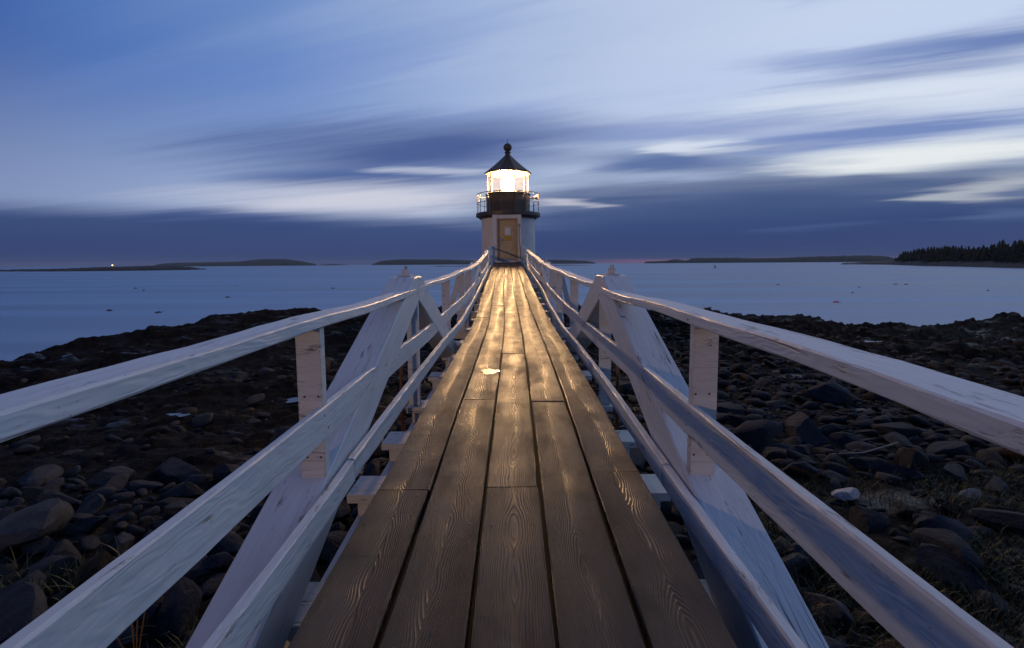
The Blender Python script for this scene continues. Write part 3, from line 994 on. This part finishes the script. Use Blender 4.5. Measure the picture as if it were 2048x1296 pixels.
# gallery
gal0, gal1 = E_ + 2.43, E_ + 2.62
lathe('gallery_floor', [(1.50, gal0 - 0.10), (1.62, gal0), (1.70, gal0 + 0.02), (1.70, gal1 - 0.02), (1.68, gal1)], (LX, LY, 0), BLACK, house, 64)
lathe('lantern_wall', [(1.15, gal1), (1.15, E_ + 3.56), (1.20, E_ + 3.58), (1.20, E_ + 3.64), (1.12, E_ + 3.66)], (LX, LY, 0), BLACK, house, 10, smooth=False)
rail = empty('gallery_railing', (LX, LY, gal1))
rail.parent = house
rail.matrix_parent_inverse = pm(house).inverted()
NP = 16
for k in range(NP):
    a = 2 * math.pi * (k + 0.35) / NP
    cx, cy = LX + 1.63 * math.cos(a), LY + 1.63 * math.sin(a)
    tube('baluster', [(cx, cy, gal1 - 0.01), (cx, cy, gal1 + 0.98)], 0.016, BLACK, rail, 6)
for hz, rr_ in ((0.98, 0.018), (0.52, 0.014)):
    ring = [(LX + 1.63 * math.cos(2 * math.pi * k / 72), LY + 1.63 * math.sin(2 * math.pi * k / 72), gal1 + hz) for k in range(73)]
    tube('hand_rail' if hz > 0.9 else 'lower_rail', ring, rr_, BLACK, rail, 6)
# lantern room: ten panes between bars
gb, gt = E_ + 3.66, E_ + 4.70
GL = glass_mat()
for k in range(10):
    a0, a1 = 2 * math.pi * k / 10, 2 * math.pi * (k + 1) / 10
    r_ = 1.09
    p0, p1 = Vector((LX + r_ * math.cos(a0), LY + r_ * math.sin(a0), 0)), Vector((LX + r_ * math.cos(a1), LY + r_ * math.sin(a1), 0))
    bm = bmesh.new()
    q0, q1 = p0.lerp(p1, 0.03), p0.lerp(p1, 0.97)
    vs = [bm.verts.new((q.x, q.y, zz)) for q, zz in ((q0, gb), (q1, gb), (q1, gt), (q0, gt))]
    bm.faces.new(vs)
    from_bm('lantern_pane', bm, GL, house, Matrix.Identity(4))
    tube('lantern_bar', [(p0.x, p0.y, gb - 0.01), (p0.x, p0.y, gt + 0.02)], 0.024, BLACK, house, 6)
lathe('roof', [(1.20, gt - 0.04), (1.24, gt), (1.22, gt + 0.05), (0.85, gt + 0.33), (0.55, gt + 0.58), (0.30, gt + 0.80), (0.16, gt + 0.94)], (LX, LY, 0), ROOF, house, 10, smooth=False)
lathe('roof_vent', [(0.15, gt + 0.90), (0.13, gt + 1.05), (0.18, gt + 1.08), (0.13, gt + 1.12), (0.12, gt + 1.17), (0.19, gt + 1.22), (0.225, gt + 1.32), (0.215, gt + 1.42), (0.15, gt + 1.51), (0.05, gt + 1.555), (0.02, gt + 1.57)], (LX, LY, 0), ROOF, house, 24)
lathe('lightning_rod', [(0.016, gt + 1.56), (0.012, gt + 1.74), (0.002, gt + 1.80)], (LX, LY, 0), BLACK, house, 8)
# optic
lens = lathe('lens', [(0.12, gb + 0.04), (0.27, gb + 0.12), (0.34, gb + 0.30), (0.36, gb + 0.50), (0.34, gb + 0.70), (0.27, gb + 0.88), (0.12, gb + 0.96)], (LX, LY, 0), emit('lens_glow', (1.0, 0.57, 0.23), 1550.0), house, 32)
lathe('lens_stand', [(0.18, gal1), (0.18, gb + 0.03)], (LX, LY, 0), BLACK, house, 16)
# fog signal on the gallery, right of the lantern
horn = lathe('fog_signal', [(0.05, 0.0), (0.05, 0.22), (0.09, 0.26), (0.13, 0.34), (0.13, 0.37)], (LX + 1.42, LY - 0.55, gal1 + 0.72), GALV, house, 16)
horn.rotation_euler = (0, R(80), 0)
horn.location.x -= 0.25
tube('fog_signal_arm', [(LX + 1.05, LY - 0.55, gal1 + 0.74), (LX + 1.24, LY - 0.55, gal1 + 0.74)], 0.03, BLACK, house)


# ------------------------------------------------------------------ stones on the beach
def stone_mesh(k, sub):
    bm = bmesh.new()
    bmesh.ops.create_icosphere(bm, subdivisions=sub, radius=0.5)
    r = random.Random(k * 13 + 5)
    off = [r.uniform(-50, 50) for _ in range(6)]
    from mathutils import noise as mn
    planes = [(Vector((r.gauss(0, 1), r.gauss(0, 1), r.gauss(0, 0.8))).normalized(), r.uniform(0.22, 0.40)) for _ in range(11)]
    for v in bm.verts:
        p = v.co.copy()
        p *= 1 + 0.35 * mn.noise(p * 1.7 + Vector(off[:3]))
        for nrm, dd in planes:
            e = p.dot(nrm) - dd
            if e > 0:
                p -= nrm * e * 0.97
        p *= 1 + 0.05 * mn.noise(p * 6 + Vector(off[3:]))
        v.co = Vector((p.x * 1.22, p.y * 0.90, p.z * 0.58))
    me = bpy.data.meshes.new('stone')
    bmesh.ops.recalc_face_normals(bm, faces=bm.faces)
    bm.to_mesh(me)
    bm.free()
    me.polygons.foreach_set('use_smooth', np.ones(len(me.polygons), bool))
    me.set_sharp_from_angle(angle=R(24))
    return me


HI = [stone_mesh(k, 3) for k in range(14)]


def scatter():
    out = []
    cell = {}
    tries = 0

    def ok(x, y, s):
        for i in range(int((x - 1) // 1), int((x + 1) // 1) + 1):
            for j in range(int((y - 1) // 1), int((y + 1) // 1) + 1):
                for (a, b, q) in cell.get((i, j), ()):
                    if (a - x) ** 2 + (b - y) ** 2 < (0.36 * (q + s)) ** 2:
                        return False
        return True
    for lo_, hi_, n in ((0.55, 0.85, 130), (0.34, 0.55, 2200), (0.20, 0.34, 9000), (0.09, 0.20, 16000)):
        for _ in range(n):
            az = random.uniform(-52, 52)
            rr = 2.6 + 25 * random.random() ** 0.8
            if rr > 16 and hi_ < 0.21:
                continue
            x, y = rr * math.sin(R(az)), rr * math.cos(R(az))
            s = random.uniform(lo_, hi_)
            if abs(x) < 0.5 and y < 3:
                continue
            # bare bedrock on the left, grass at the lower right
            bare = x < -2.2 and y > 6.2 and rr < 30
            if bare and not (x > -5.5 and y > 12) and random.random() < 0.95:
                continue
            if x > 3.0 and y < 6.0 and random.random() < 0.70:
                continue
            if rr > 19 and random.random() < (0.75 if s > .34 else 0.5):
                continue
            if (x * x + (y - 25.5) ** 2) < 4 or not ok(x, y, s):
                continue
            cell.setdefault((int(x // 1), int(y // 1)), []).append((x, y, s))
            out.append((x, y, s))
    return out


st = scatter()
XS = np.array([s[0] for s in st])
YS = np.array([s[1] for s in st])
SS = np.array([s[2] for s in st])
ZS = ground(XS, YS)
show = SS / np.hypot(XS, YS)
order = np.argsort(-show)
inst_rest = []
for n_, i in enumerate(order):
    x, y, s, z = XS[i], YS[i], SS[i], ZS[i]
    rz, tx, ty = random.uniform(0, 6.28), random.gauss(0, 0.22), random.gauss(0, 0.22)
    sc = (s * random.uniform(0.95, 1.3), s * random.uniform(0.8, 1.05), s * random.uniform(0.75, 1.15))
    k = random.randrange(len(HI))
    rust = random.random() < (0.16 if x > 0 else 0.08)
    if n_ < 290:
        o = bpy.data.objects.new('beach_stone', HI[k])
        if not HI[k].materials:
            HI[k].materials.append(STONE)
        COL.objects.link(o)
        if rust:
            o.material_slots[0].link = 'OBJECT'
            o.material_slots[0].material = STONE_RUST
        o.location = (x, y, z + 0.10 * s)
        o.rotation_euler = (tx, ty, rz)
        o.scale = sc
        sd = 'left' if x < 0 else 'right'
        rr_ = math.hypot(x, y)
        zone = 'in the foreground' if rr_ < 5.5 else ('halfway down the beach' if rr_ < 11 else 'close to the dark ledges')
        size = 'large' if s > 0.5 else ('mid sized' if s > 0.33 else 'small')
        look = '%s %s stone' % (size, 'rusty brown' if rust else 'grey')
        key = ('L' if x < 0 else 'R', int(rust))
        tag(o, '%s lying %s of the footbridge, %s' % (look, sd, zone), 'stone', '%ss %s of the footbridge %s' % (look, sd, zone))
    else:
        inst_rest.append((x, y, z + 0.06 * s, tx, ty, rz, sc, k))

LO = [stone_mesh(k + 40, 2) for k in range(10)]
protos = []
for me in LO:
    v = np.zeros(len(me.vertices) * 3, np.float32)
    me.vertices.foreach_get('co', v)
    f = np.array([p.vertices[:] for p in me.polygons])
    protos.append((v.reshape(-1, 3), f))
vv, ff, base = [], [], 0
for x, y, z, tx, ty, rz, sc, k in inst_rest:
    v, f = protos[k % 10]
    m = np.array(Matrix.LocRotScale((x, y, z), Vector((0, 0, 0)).to_track_quat('X', 'Y') if False else __import__('mathutils').Euler((tx, ty, rz)), sc))
    vv.append(v @ m[:3, :3].T + m[:3, 3])
    ff.append(f + base)
    base += len(v)
o = link_mesh('shingle', mesh_arrays('shingle', np.concatenate(vv), np.concatenate(ff)), None, smooth=True)
o.data.materials.append(make_rock('shingle_stone', (0.011, 0.012, 0.015), (0.034, 0.036, 0.042), (0.028, 0.022, 0.016), 1.6, spec=0.10))
tag(o, 'grey shingle and smaller stones covering the beach', 'shingle', kind='stuff')

# single stones one can point at
for loc, sc, lab, mt, k in [
    ((3.9, 5.35, 0.0), (0.42, 0.34, 0.30), 'pale rounded stone in the dark grass right of the footbridge', STONE_PALE, 3),
    ((5.35, 5.35, 0.0), (0.34, 0.20, 0.22), 'pale slanting stone standing in grass near the right edge', STONE_PALE, 5),
    ((7.2, 10.7, 0.0), (0.95, 0.8, 0.95), 'large pointed grey boulder with pale flat face right of the bridge', STONE, 7),
    ((-4.7, 4.4, 0.0), (1.05, 0.75, 0.7), 'largest grey boulder at lower left beside dark weeds', STONE, 9),
    ((-4.6, 6.3, 0.0), (0.8, 0.6, 0.55), 'rounded boulder with lighter top at left below the ledges', STONE, 2),
    ((-6.0, 14.5, 0.0), (0.9, 0.7, 0.75), 'tall rounded boulder behind the left railing post', STONE_RUST, 11),
    ((-3.45, 7.2, 0.0), (0.75, 0.75, 0.85), 'dark upright boulder at left against the smooth ledge', STONE, 12)]:
    o = bpy.data.objects.new('boulder', HI[k])
    COL.objects.link(o)
    o.material_slots[0].link = 'OBJECT'
    o.material_slots[0].material = mt
    o.location = (loc[0], loc[1], float(ground(loc[0], loc[1])) + 0.22 * sc[2])
    o.scale = sc
    o.rotation_euler = (0.1, -0.1, k * 1.3)
    tag(o, lab, 'boulder')


# ------------------------------------------------------------------ grass, weeds, driftwood
def leaf_mat(name, c0, c1):
    m, nt = material(name)
    f = nt.noise(nt.coord(), 3.0, 3)
    finish(nt, nt.mix(nt.mapr(f, 0.35, 0.65), c0 + (1,), c1 + (1,)), 0.6)
    return m


def blades(name, spots, mat, hmin, hmax, wid):
    V, F = [], []
    for x, y, z in spots:
        h = random.uniform(hmin, hmax)
        a = random.uniform(0, 6.28)
        lean = random.uniform(0.15, 0.9) * h
        dx, dy = math.cos(a) * lean, math.sin(a) * lean
        wx, wy = -math.sin(a) * wid, math.cos(a) * wid
        b = len(V)
        for t_, w_ in ((0, 1.0), (0.4, 0.9), (0.75, 0.6), (1.0, 0.08)):
            cx, cy, cz = x + dx * t_ * t_, y + dy * t_ * t_, z + h * (t_ - 0.28 * t_ * t_ * lean / h)
            V += [(cx - wx * w_, cy - wy * w_, cz), (cx + wx * w_, cy + wy * w_, cz)]
        for q in range(3):
            F.append((b + 2 * q, b + 2 * q + 1, b + 2 * q + 3, b + 2 * q + 2))
    return link_mesh(name, mesh_arrays(name, V, F), mat)


def spots_in(n, fn):
    xs, ys = [], []
    while len(xs) < n:
        x, y = random.uniform(-7, 9), random.uniform(0.6, 8)
        if random.random() < fn(x, y):
            xs.append(x)
            ys.append(y)
    zs = ground(np.array(xs), np.array(ys))
    return list(zip(xs, ys, zs - 0.02))


def dens_r(x, y):
    if x < 1.6:
        return 0
    cl = 0.8 + 0.9 * float(fbm(np.array(x * 0.9), np.array(y * 0.9), 3))
    return max(0, min(1, (6.9 - y) / 2.0)) * max(0, min(1, (x - 1.6) / 1.5)) * max(0, min(1, cl))


def dens_l(x, y):
    if x > -1.3:
        return 0
    cl = 0.25 + 1.2 * float(fbm(np.array(x * 1.1 + 40), np.array(y * 1.1), 3))
    return max(0, min(1, (4.4 - y) / 1.8)) * max(0, min(1, cl))


GRASS = leaf_mat('dark_grass', (0.020, 0.027, 0.006), (0.058, 0.060, 0.014))
o = blades('grass', spots_in(46000, dens_r), GRASS, 0.05, 0.24, 0.0034)
tag(o, 'dark olive grass and weeds at lower right', 'grass', kind='stuff')
o = blades('shore_weeds', spots_in(5000, dens_l), leaf_mat('yellow_green_weed', (0.045, 0.050, 0.012), (0.10, 0.095, 0.022)), 0.08, 0.28, 0.006)
tag(o, 'sparse yellow green weeds between stones at lower left', 'weeds', kind='stuff')


def dry_weed(name, x, y, h, n, lab):
    z = float(ground(x, y))
    root = empty(name, (x, y, z))
    tag(root, lab, 'weed')
    for k in range(n):
        a = random.uniform(0, 6.28)
        le = random.uniform(0.05, 0.25) * h
        tube('stalk', [(x, y, z - 0.03), (x + math.cos(a) * le * 0.3, y + math.sin(a) * le * 0.3, z + h * 0.5), (x + math.cos(a) * le, y + math.sin(a) * le, z + h * random.uniform(0.8, 1.05))], 0.0035, DRYM, root, 5)


DRYM = leaf_mat('dry_orange_stalk', (0.16, 0.075, 0.025), (0.24, 0.12, 0.04))
dry_weed('dry_weed', -2.02, 2.35, 0.62, 4, 'thin orange dry stalks seen below the left middle rail')
dry_weed('dry_weed', -2.5, 2.6, 0.4, 5, 'short reddish dry stalks further left of the tall orange ones')
x, y = 5.1, 6.7
z = float(ground(x, y))
o = tube('driftwood_stick', [(x - 0.45, y + 0.05, z + 0.13), (x, y, z + 0.17), (x + 0.35, y + 0.08, z + 0.22), (x + 0.55, y + 0.06, z + 0.30)], 0.013, flat('bleached_driftwood', (0.30, 0.25, 0.19), 0.8), None, 6)
tag(o, 'thin bleached driftwood stick lying on stones at right', 'stick')

# tide pools that mirror the sky
POOL, nt = material('tide_pool_water')
finish(nt, (0.01, 0.014, 0.02, 1), 0.06, None, 0.5)
for px, py, rx, ry in [(-5.3, 11.4, 0.26, 0.20), (-7.1, 9.7, 0.13, 0.08), (-6.8, 9.55, 0.12, 0.09), (15.0, 19.8, 0.5, 0.16)]:
    bm = bmesh.new()
    z = float(np.max(ground(px + np.array([-1, 1, 0, 0]) * rx * .6, py + np.array([0, 0, -1, 1]) * ry * .6))) + 0.012
    ring = []
    for k in range(20):
        a = 2 * math.pi * k / 20
        q = 1 + 0.25 * math.sin(3 * a + px) + 0.12 * math.sin(5 * a + py)
        ring.append(bm.verts.new((px + rx * q * math.cos(a), py + ry * q * math.sin(a), z)))
    bm.faces.new(ring)
    o = from_bm('tide_pool', bm, POOL)
    tag(o, 'small still tide pool on the dark ledge', 'tide pool', 'tide pools on the ledges', 'structure')


# ------------------------------------------------------------------ islands and headland
FOREST, nt = material('far_forest')
f = nt.noise(nt.coord(), 0.03, 6, 0.7)
finish(nt, nt.mix(nt.mapr(f, 0.35, 0.65), (0.020, 0.028, 0.020, 1), (0.045, 0.055, 0.038, 1)), 0.9, None, 0.1)
SHORE, nt = material('far_shore_rock')
f = nt.noise(nt.coord(), 0.05, 6, 0.7)
finish(nt, nt.mix(nt.mapr(f, 0.35, 0.65), (0.035, 0.030, 0.028, 1), (0.10, 0.085, 0.072, 1)), 0.8, None, 0.2)


def at(az, dist):
    return dist * math.sin(R(az)), dist * math.cos(R(az))


def island(name, prof, dist, depth, mat, label, rough=0.0, step=0.06, kind='structure', rocky=0.0):
    """a ridge of land: prof lists (azimuth, elevation of its top seen from the bridge) at its own distance."""
    a0, a1 = prof[0][0], prof[-1][0]
    n = int((a1 - a0) / step) + 2
    az = np.linspace(a0, a1, n)
    dd = np.interp(az, [p[0] for p in prof], [p[2] for p in prof]) if len(prof[0]) > 2 else np.full(n, dist)
    el = np.interp(az, [p[0] for p in prof], [p[1] for p in prof])
    # ridge lies half a depth behind the near shore
    H = EYE + (dd + depth * 0.5) * np.tan(np.radians(el))
    ends = np.minimum(1, np.minimum(np.arange(n), np.arange(n)[::-1]) / 3)
    H = np.maximum(0.15, H) * ends
    m = 15
    v = np.linspace(0, 1, m)
    V = np.zeros((m, n, 3))
    for j, t in enumerate(v):
        r = dd + depth * t
        shape = np.sin(np.pi * t) ** 0.6
        zz = H * shape
        if rough:
            zz = zz + rough * H * (0.5 * vnoise(az * 9 + j * 3.1, az * 0 + j * 1.7) + 0.5 * vnoise(az * 23 + j * 5.3, az * 0 + j)) * shape
        if rocky:
            zz = zz + rocky * fbm(az * 6, az * 0 + j * 0.9, 4) * shape
        V[j, :, 0] = r * np.sin(np.radians(az))
        V[j, :, 1] = r * np.cos(np.radians(az))
        V[j, :, 2] = zz - 0.4 * (1 - shape)
    idx = np.arange(m * n).reshape(m, n)
    F = np.stack([idx[:-1, :-1], idx[:-1, 1:], idx[1:, 1:], idx[1:, :-1]], -1).reshape(-1, 4)
    o = link_mesh(name, mesh_arrays(name, V.reshape(-1, 3), F), mat, smooth=True)
    tag(o, label, 'island', kind=kind)
    return o


island('island', [(-54, -0.24, 900), (-47, -0.235, 825), (-43.8, -0.20, 716), (-39.9, -0.05, 689), (-36.8, 0.02, 689), (-34.0, -0.12, 706), (-32.6, -0.36, 765)], 700, 60, SHORE, 'long low dark island nearest at far left, with a lit lamp', 0.06, rocky=0.5)
island('island', [(-36.9, 0.1), (-36.0, 0.25), (-34.8, 0.32), (-31.9, 0.36), (-29.7, 0.40), (-28.4, 0.58), (-27.3, 0.66), (-25.4, 0.655), (-23.9, 0.43), (-22.2, 0.08)], 4200, 700, FOREST, 'far hilly blue island at left behind the low one', 0.03)
island('island', [(-22.0, 0.0), (-20.6, 0.09), (-19.1, -0.03)], 4600, 300, FOREST, 'tiny low far islet left of the lighthouse', 0.05)
island('island', [(-16.4, 0.02), (-15.2, 0.43), (-13.2, 0.57), (-7.4, 0.52), (-4.7, 0.38), (-3.0, 0.33), (2.0, 0.40), (4.9, 0.42), (7.0, 0.36), (8.8, 0.26), (10.0, 0.06)], 3900, 500, FOREST, 'flat wooded far island directly behind the lighthouse', 0.05)
island('island', [(15.5, 0.10), (18.0, 0.18), (18.9, 0.36), (20.1, 0.19), (20.8, 0.45), (25.0, 0.44), (26.5, 0.36), (29.3, 0.36), (31.1, 0.44), (34.5, 0.50), (36.9, 0.51), (38.2, 0.40), (39.2, 0.10)], 3300, 420, FOREST, 'long wooded far island on the horizon at right', 0.20)
island('reef', [(-9.8, -0.32), (-8.6, -0.22), (-7.0, -0.24), (-5.0, -0.22), (-3.8, -0.3)], 1000, 25, SHORE, 'thin dark reef on the water left of the lighthouse', 0.1)
island('reef', [(4.0, -0.22), (6.5, -0.20), (9.4, -0.26)], 1050, 25, SHORE, 'thin dark reef on the water right of the lighthouse', 0.1)
head = island('headland', [(34.6, -0.20, 913), (35.6, -0.16, 905), (36.2, -0.10, 890), (38.4, 0.03, 817), (40.9, 0.075, 612), (44.2, 0.05, 515), (47.0, 0.02, 439), (56, 0.02, 330), (68, 0.05, 300)], 700, 90, SHORE, 'rocky headland with spruces at far right', 0.05, rocky=0.7)


def spruce_mesh(k):
    r = random.Random(k * 7 + 1)
    V, F = [], []
    n = 9
    for i in range(n):
        z = 0.10 + 0.88 * i / n
        w = (0.24 * (1 - i / n) ** 0.85 + 0.012) * r.uniform(0.75, 1.2)
        lay = 7
        ph = r.uniform(0, 6)
        for j in range(lay):
            a = ph + 2 * math.pi * j / lay + r.uniform(-0.25, 0.25)
            ln = w * r.uniform(0.6, 1.2)
            b = len(V)
            ca, sa = math.cos(a), math.sin(a)
            hw = ln * 0.42 + 0.012
            V += [(0, 0, z + 0.11), (ca * ln - sa * hw, sa * ln + ca * hw, z - 0.02), (ca * ln * 1.2, sa * ln * 1.2, z - 0.05), (ca * ln + sa * hw, sa * ln - ca * hw, z - 0.02)]
            F += [(b, b + 1, b + 2), (b, b + 2, b + 3)]
    b = len(V)
    V += [(0.008, 0, 0.93), (-0.006, 0.007, 0.93), (-0.006, -0.007, 0.93), (0, 0, 1.03)]
    F += [(b, b + 1, b + 3), (b + 1, b + 2, b + 3), (b + 2, b, b + 3)]
    me = mesh_arrays('crown', V, F)
    me.materials.append(SPR)
    return me


SPR, nt = material('spruce_needles')
k_ = nt.mapr(nt.rand(), 0, 1, 0.7, 1.3)
finish(nt, nt.mix(1.0, (0.026, 0.036, 0.022, 1), nt.comb(k_, k_, k_), 'MULTIPLY'), 0.9, None, 0.15)
BARK = flat('spruce_bark', (0.06, 0.05, 0.04), 0.9)
CROWNS = [spruce_mesh(k) for k in range(6)]
bm = lathe_bm([(0.018, 0.0), (0.012, 0.5), (0.003, 0.95)], 6)
TRUNK = bpy.data.meshes.new('trunk')
bm.to_mesh(TRUNK)
bm.free()
TRUNK.materials.append(BARK)
HT = lin([38.9, 39.3, 40.8, 42.7, 44.1, 45.7, 47.0, 56, 64], [0.70, 0.96, 1.22, 1.40, 1.30, 1.50, 1.72, 2.1, 2.3])
HD = lin([34.6, 36.2, 38.4, 40.9, 44.2, 47.0, 56, 68], [913, 890, 817, 612, 515, 439, 330, 300])
HZ = lin([38.4, 40.9, 44.2, 47, 56], [0.03, 0.075, 0.05, 0.02, 0.02])
nt_ = 0
aa = 38.9
while aa < 50:
    for row in range(4):
        az = aa + random.uniform(-0.09, 0.09)
        d = HD(az) + 25 + row * 14 + random.uniform(-5, 5)
        x, y = at(az, d)
        t_ = (d - HD(az)) / 90.0
        zb = max(0.1, (EYE + (HD(az) + 45) * math.tan(R(HZ(az)))) * math.sin(math.pi * min(t_, 0.98)) ** 0.6) - 0.7
        top = EYE + d * math.tan(R(HT(az))) * random.uniform(0.66, 1.03)
        if random.random() < 0.06:
            top += 1.8
        h = max(4.0, top - zb) * (0.62 if az < 39.1 else 1)
        root = empty('spruce_tree', (x, y, zb), random.uniform(0, 6.28))
        wd = h * random.uniform(0.75, 1.15)
        root.scale = (wd, wd, h)
        rown = ('front', 'second', 'third', 'rearmost')[row]
        if nt_ == 0:
            tag(root, 'short spruce standing first at the seaward tip of the headland', 'tree', 'spruces on the headland')
        else:
            tag(root, 'dark pointed spruce in the %s row of the headland wood' % rown, 'tree', 'spruces in the %s row on the headland' % rown)
        for nm, me in (('trunk', TRUNK), ('crown', CROWNS[random.randrange(6)])):
            c = bpy.data.objects.new(nm, me)
            COL.objects.link(c)
            c.parent = root
        nt_ += 1
    aa += 0.20

# ------------------------------------------------------------------ sea air that fades the far islands
m, nt = material('haze_air')
v = nt.n('ShaderNodeVolumePrincipled')
v.inputs['Color'].default_value = (0.80, 0.86, 0.95, 1)
v.inputs['Density'].default_value = 5.5e-5
v.inputs['Anisotropy'].default_value = 0.0
o = nt.n('ShaderNodeOutputMaterial')
nt.link(v.outputs[0], o.inputs['Volume'])
bm = bmesh.new()
bmesh.ops.create_cube(bm, size=1.0)
bmesh.ops.scale(bm, vec=(25400, 25400, 96), verts=bm.verts)
bmesh.ops.translate(bm, vec=(0, 0, 44.4), verts=bm.verts)
tag(from_bm('haze', bm, m), kind='stuff')

# ------------------------------------------------------------------ small things on the water and the far lamp
LBM = [flat('buoy_red', (0.35, 0.08, 0.06), 0.5), flat('buoy_dark', (0.05, 0.05, 0.055), 0.6)]
BUOYS = [
    (-47.1, 55.3, 0, 'dark lobster buoy nearest the left rocks, left one of two'), (-39.3, 52.5, 0, 'dark lobster buoy nearest the left rocks, right one of two'),
    (-88, 111, 0, 'faint dark buoy farther out at left, upper of a close pair'), (-78.7, 101.5, 0, 'faint dark buoy farther out at left, lower of a close pair'),
    (-46.4, 77.3, 0, 'lone dark buoy on the open water left of the bridge, midway out'), (-71.5, 123.5, 0, 'tiny far dark buoy on the left water below the hilly island'),
    (-39.4, 104.4, 0, 'dark buoy closest to the left railing on the water'), (68.6, 93.8, 0, 'dark buoy on the right water just beyond a reddish one'),
    (55.8, 77.7, 1, 'reddish buoy on the right water beside a dark one'), (59.5, 106.2, 1, 'reddish buoy farthest out on the right water'),
    (84.5, 104.7, 0, 'dark buoy at right, left one of a close far pair'), (86.5, 104.2, 0, 'dark buoy at right, right one of a close far pair'),
    (41.0, 59.9, 1, 'reddish buoy nearest the shore at right'), (80.6, 80.3, 0, 'dark buoy nearest the right edge of the water'),
    (22.2, 53.2, 0, 'dark buoy just above the right top rail')]
for x, y, red, lab in BUOYS:
    root = empty('lobster_buoy', (x, y, 0.03), random.uniform(0, 3))
    tag(root, lab, 'buoy', 'lobster buoys on the bay')
    b = lathe('float', [(0.02, -0.36), (0.13, -0.28), (0.16, -0.1), (0.16, 0.12), (0.11, 0.26), (0.03, 0.34)], (x, y, 0.03), LBM[0 if red else 1], root, 14)
    b.rotation_euler = (R(84), 0, random.uniform(0, 3.1))
    s_ = lathe('spindle', [(0.02, 0.3), (0.02, 0.62)], (x, y, 0.03), LBM[1], root, 6)
    s_.rotation_euler = b.rotation_euler

GREEN = flat('buoy_green', (0.03, 0.14, 0.07), 0.5)
bx, by = 179.3, 420.3
root = empty('channel_buoy', (bx, by, 0))
tag(root, 'green channel buoy standing alone on the water at right', 'buoy')
lathe('float', [(0.9, -0.6), (1.1, 0.0), (1.1, 0.5), (0.5, 0.8)], (bx, by, 0), GREEN, root, 20)
for k in range(4):
    a = k * math.pi / 2
    tube('leg', [(bx + 0.5 * math.cos(a), by + 0.5 * math.sin(a), 0.75), (bx + 0.25 * math.cos(a), by + 0.25 * math.sin(a), 2.3)], 0.07, GREEN, root, 6)
lathe('daymark', [(0.55, 1.2), (0.55, 2.2), (0.45, 2.35)], (bx, by, 0), GREEN, root, 12)
lathe('beacon', [(0.12, 2.35), (0.12, 2.7), (0.05, 2.8)], (bx, by, 0), GREEN, root, 10)

ax, ay = at(-39.93, 712)
root = empty('lamp_post', (ax, ay, 3.0))
tag(root, 'lit warm lamp shining on the low island at far left', 'lamp')
lathe('pole', [(0.12, 0.0), (0.08, 4.2)], (ax, ay, 1.8), IRON, root, 8)
lathe('lamp_globe', [(0.1, -0.55), (0.5, -0.3), (0.62, 0.0), (0.5, 0.3), (0.1, 0.55)], (ax, ay, 6.4), emit('far_lamp_glow', (1.0, 0.45, 0.14), 9.0), root, 14)
bx, by = at(-27.83, 1250)
root = empty('boat', (bx, by, 0), 0.6)
tag(root, 'tiny white boat moored before the far hilly island', 'boat')
bm = bmesh.new()
hull = [(-2.6, 0.9), (-1.5, 1.1), (0.5, 1.05), (2.0, 0.6), (3.0, 0.0), (2.0, -0.6), (0.5, -1.05), (-1.5, -1.1), (-2.6, -0.9)]
lo_ = [bm.verts.new((a * 0.9, b * 0.7, -0.2)) for a, b in hull]
hi_ = [bm.verts.new((a, b, 0.8 + 0.12 * max(0, a))) for a, b in hull]
for i in range(len(hull)):
    j = (i + 1) % len(hull)
    bm.faces.new((lo_[i], lo_[j], hi_[j], hi_[i]))
bm.faces.new(hi_)
bm.faces.new(lo_[::-1])
WHITE = flat('boat_white', (0.75, 0.75, 0.75), 0.4)
from_bm('hull', bm, WHITE, root, Matrix.Translation((bx, by, 0)) @ Matrix.Rotation(0.6, 4, 'Z'))
o = slab('cabin', -0.8, 0.9, -0.7, 0.7, 0.8, 2.3, WHITE, None)
o.matrix_world = Matrix.Translation((bx, by, 0)) @ Matrix.Rotation(0.6, 4, 'Z') @ Matrix.Translation((-0.8, 0, 1.55))
o.parent = root
o.matrix_parent_inverse = pm(root).inverted()
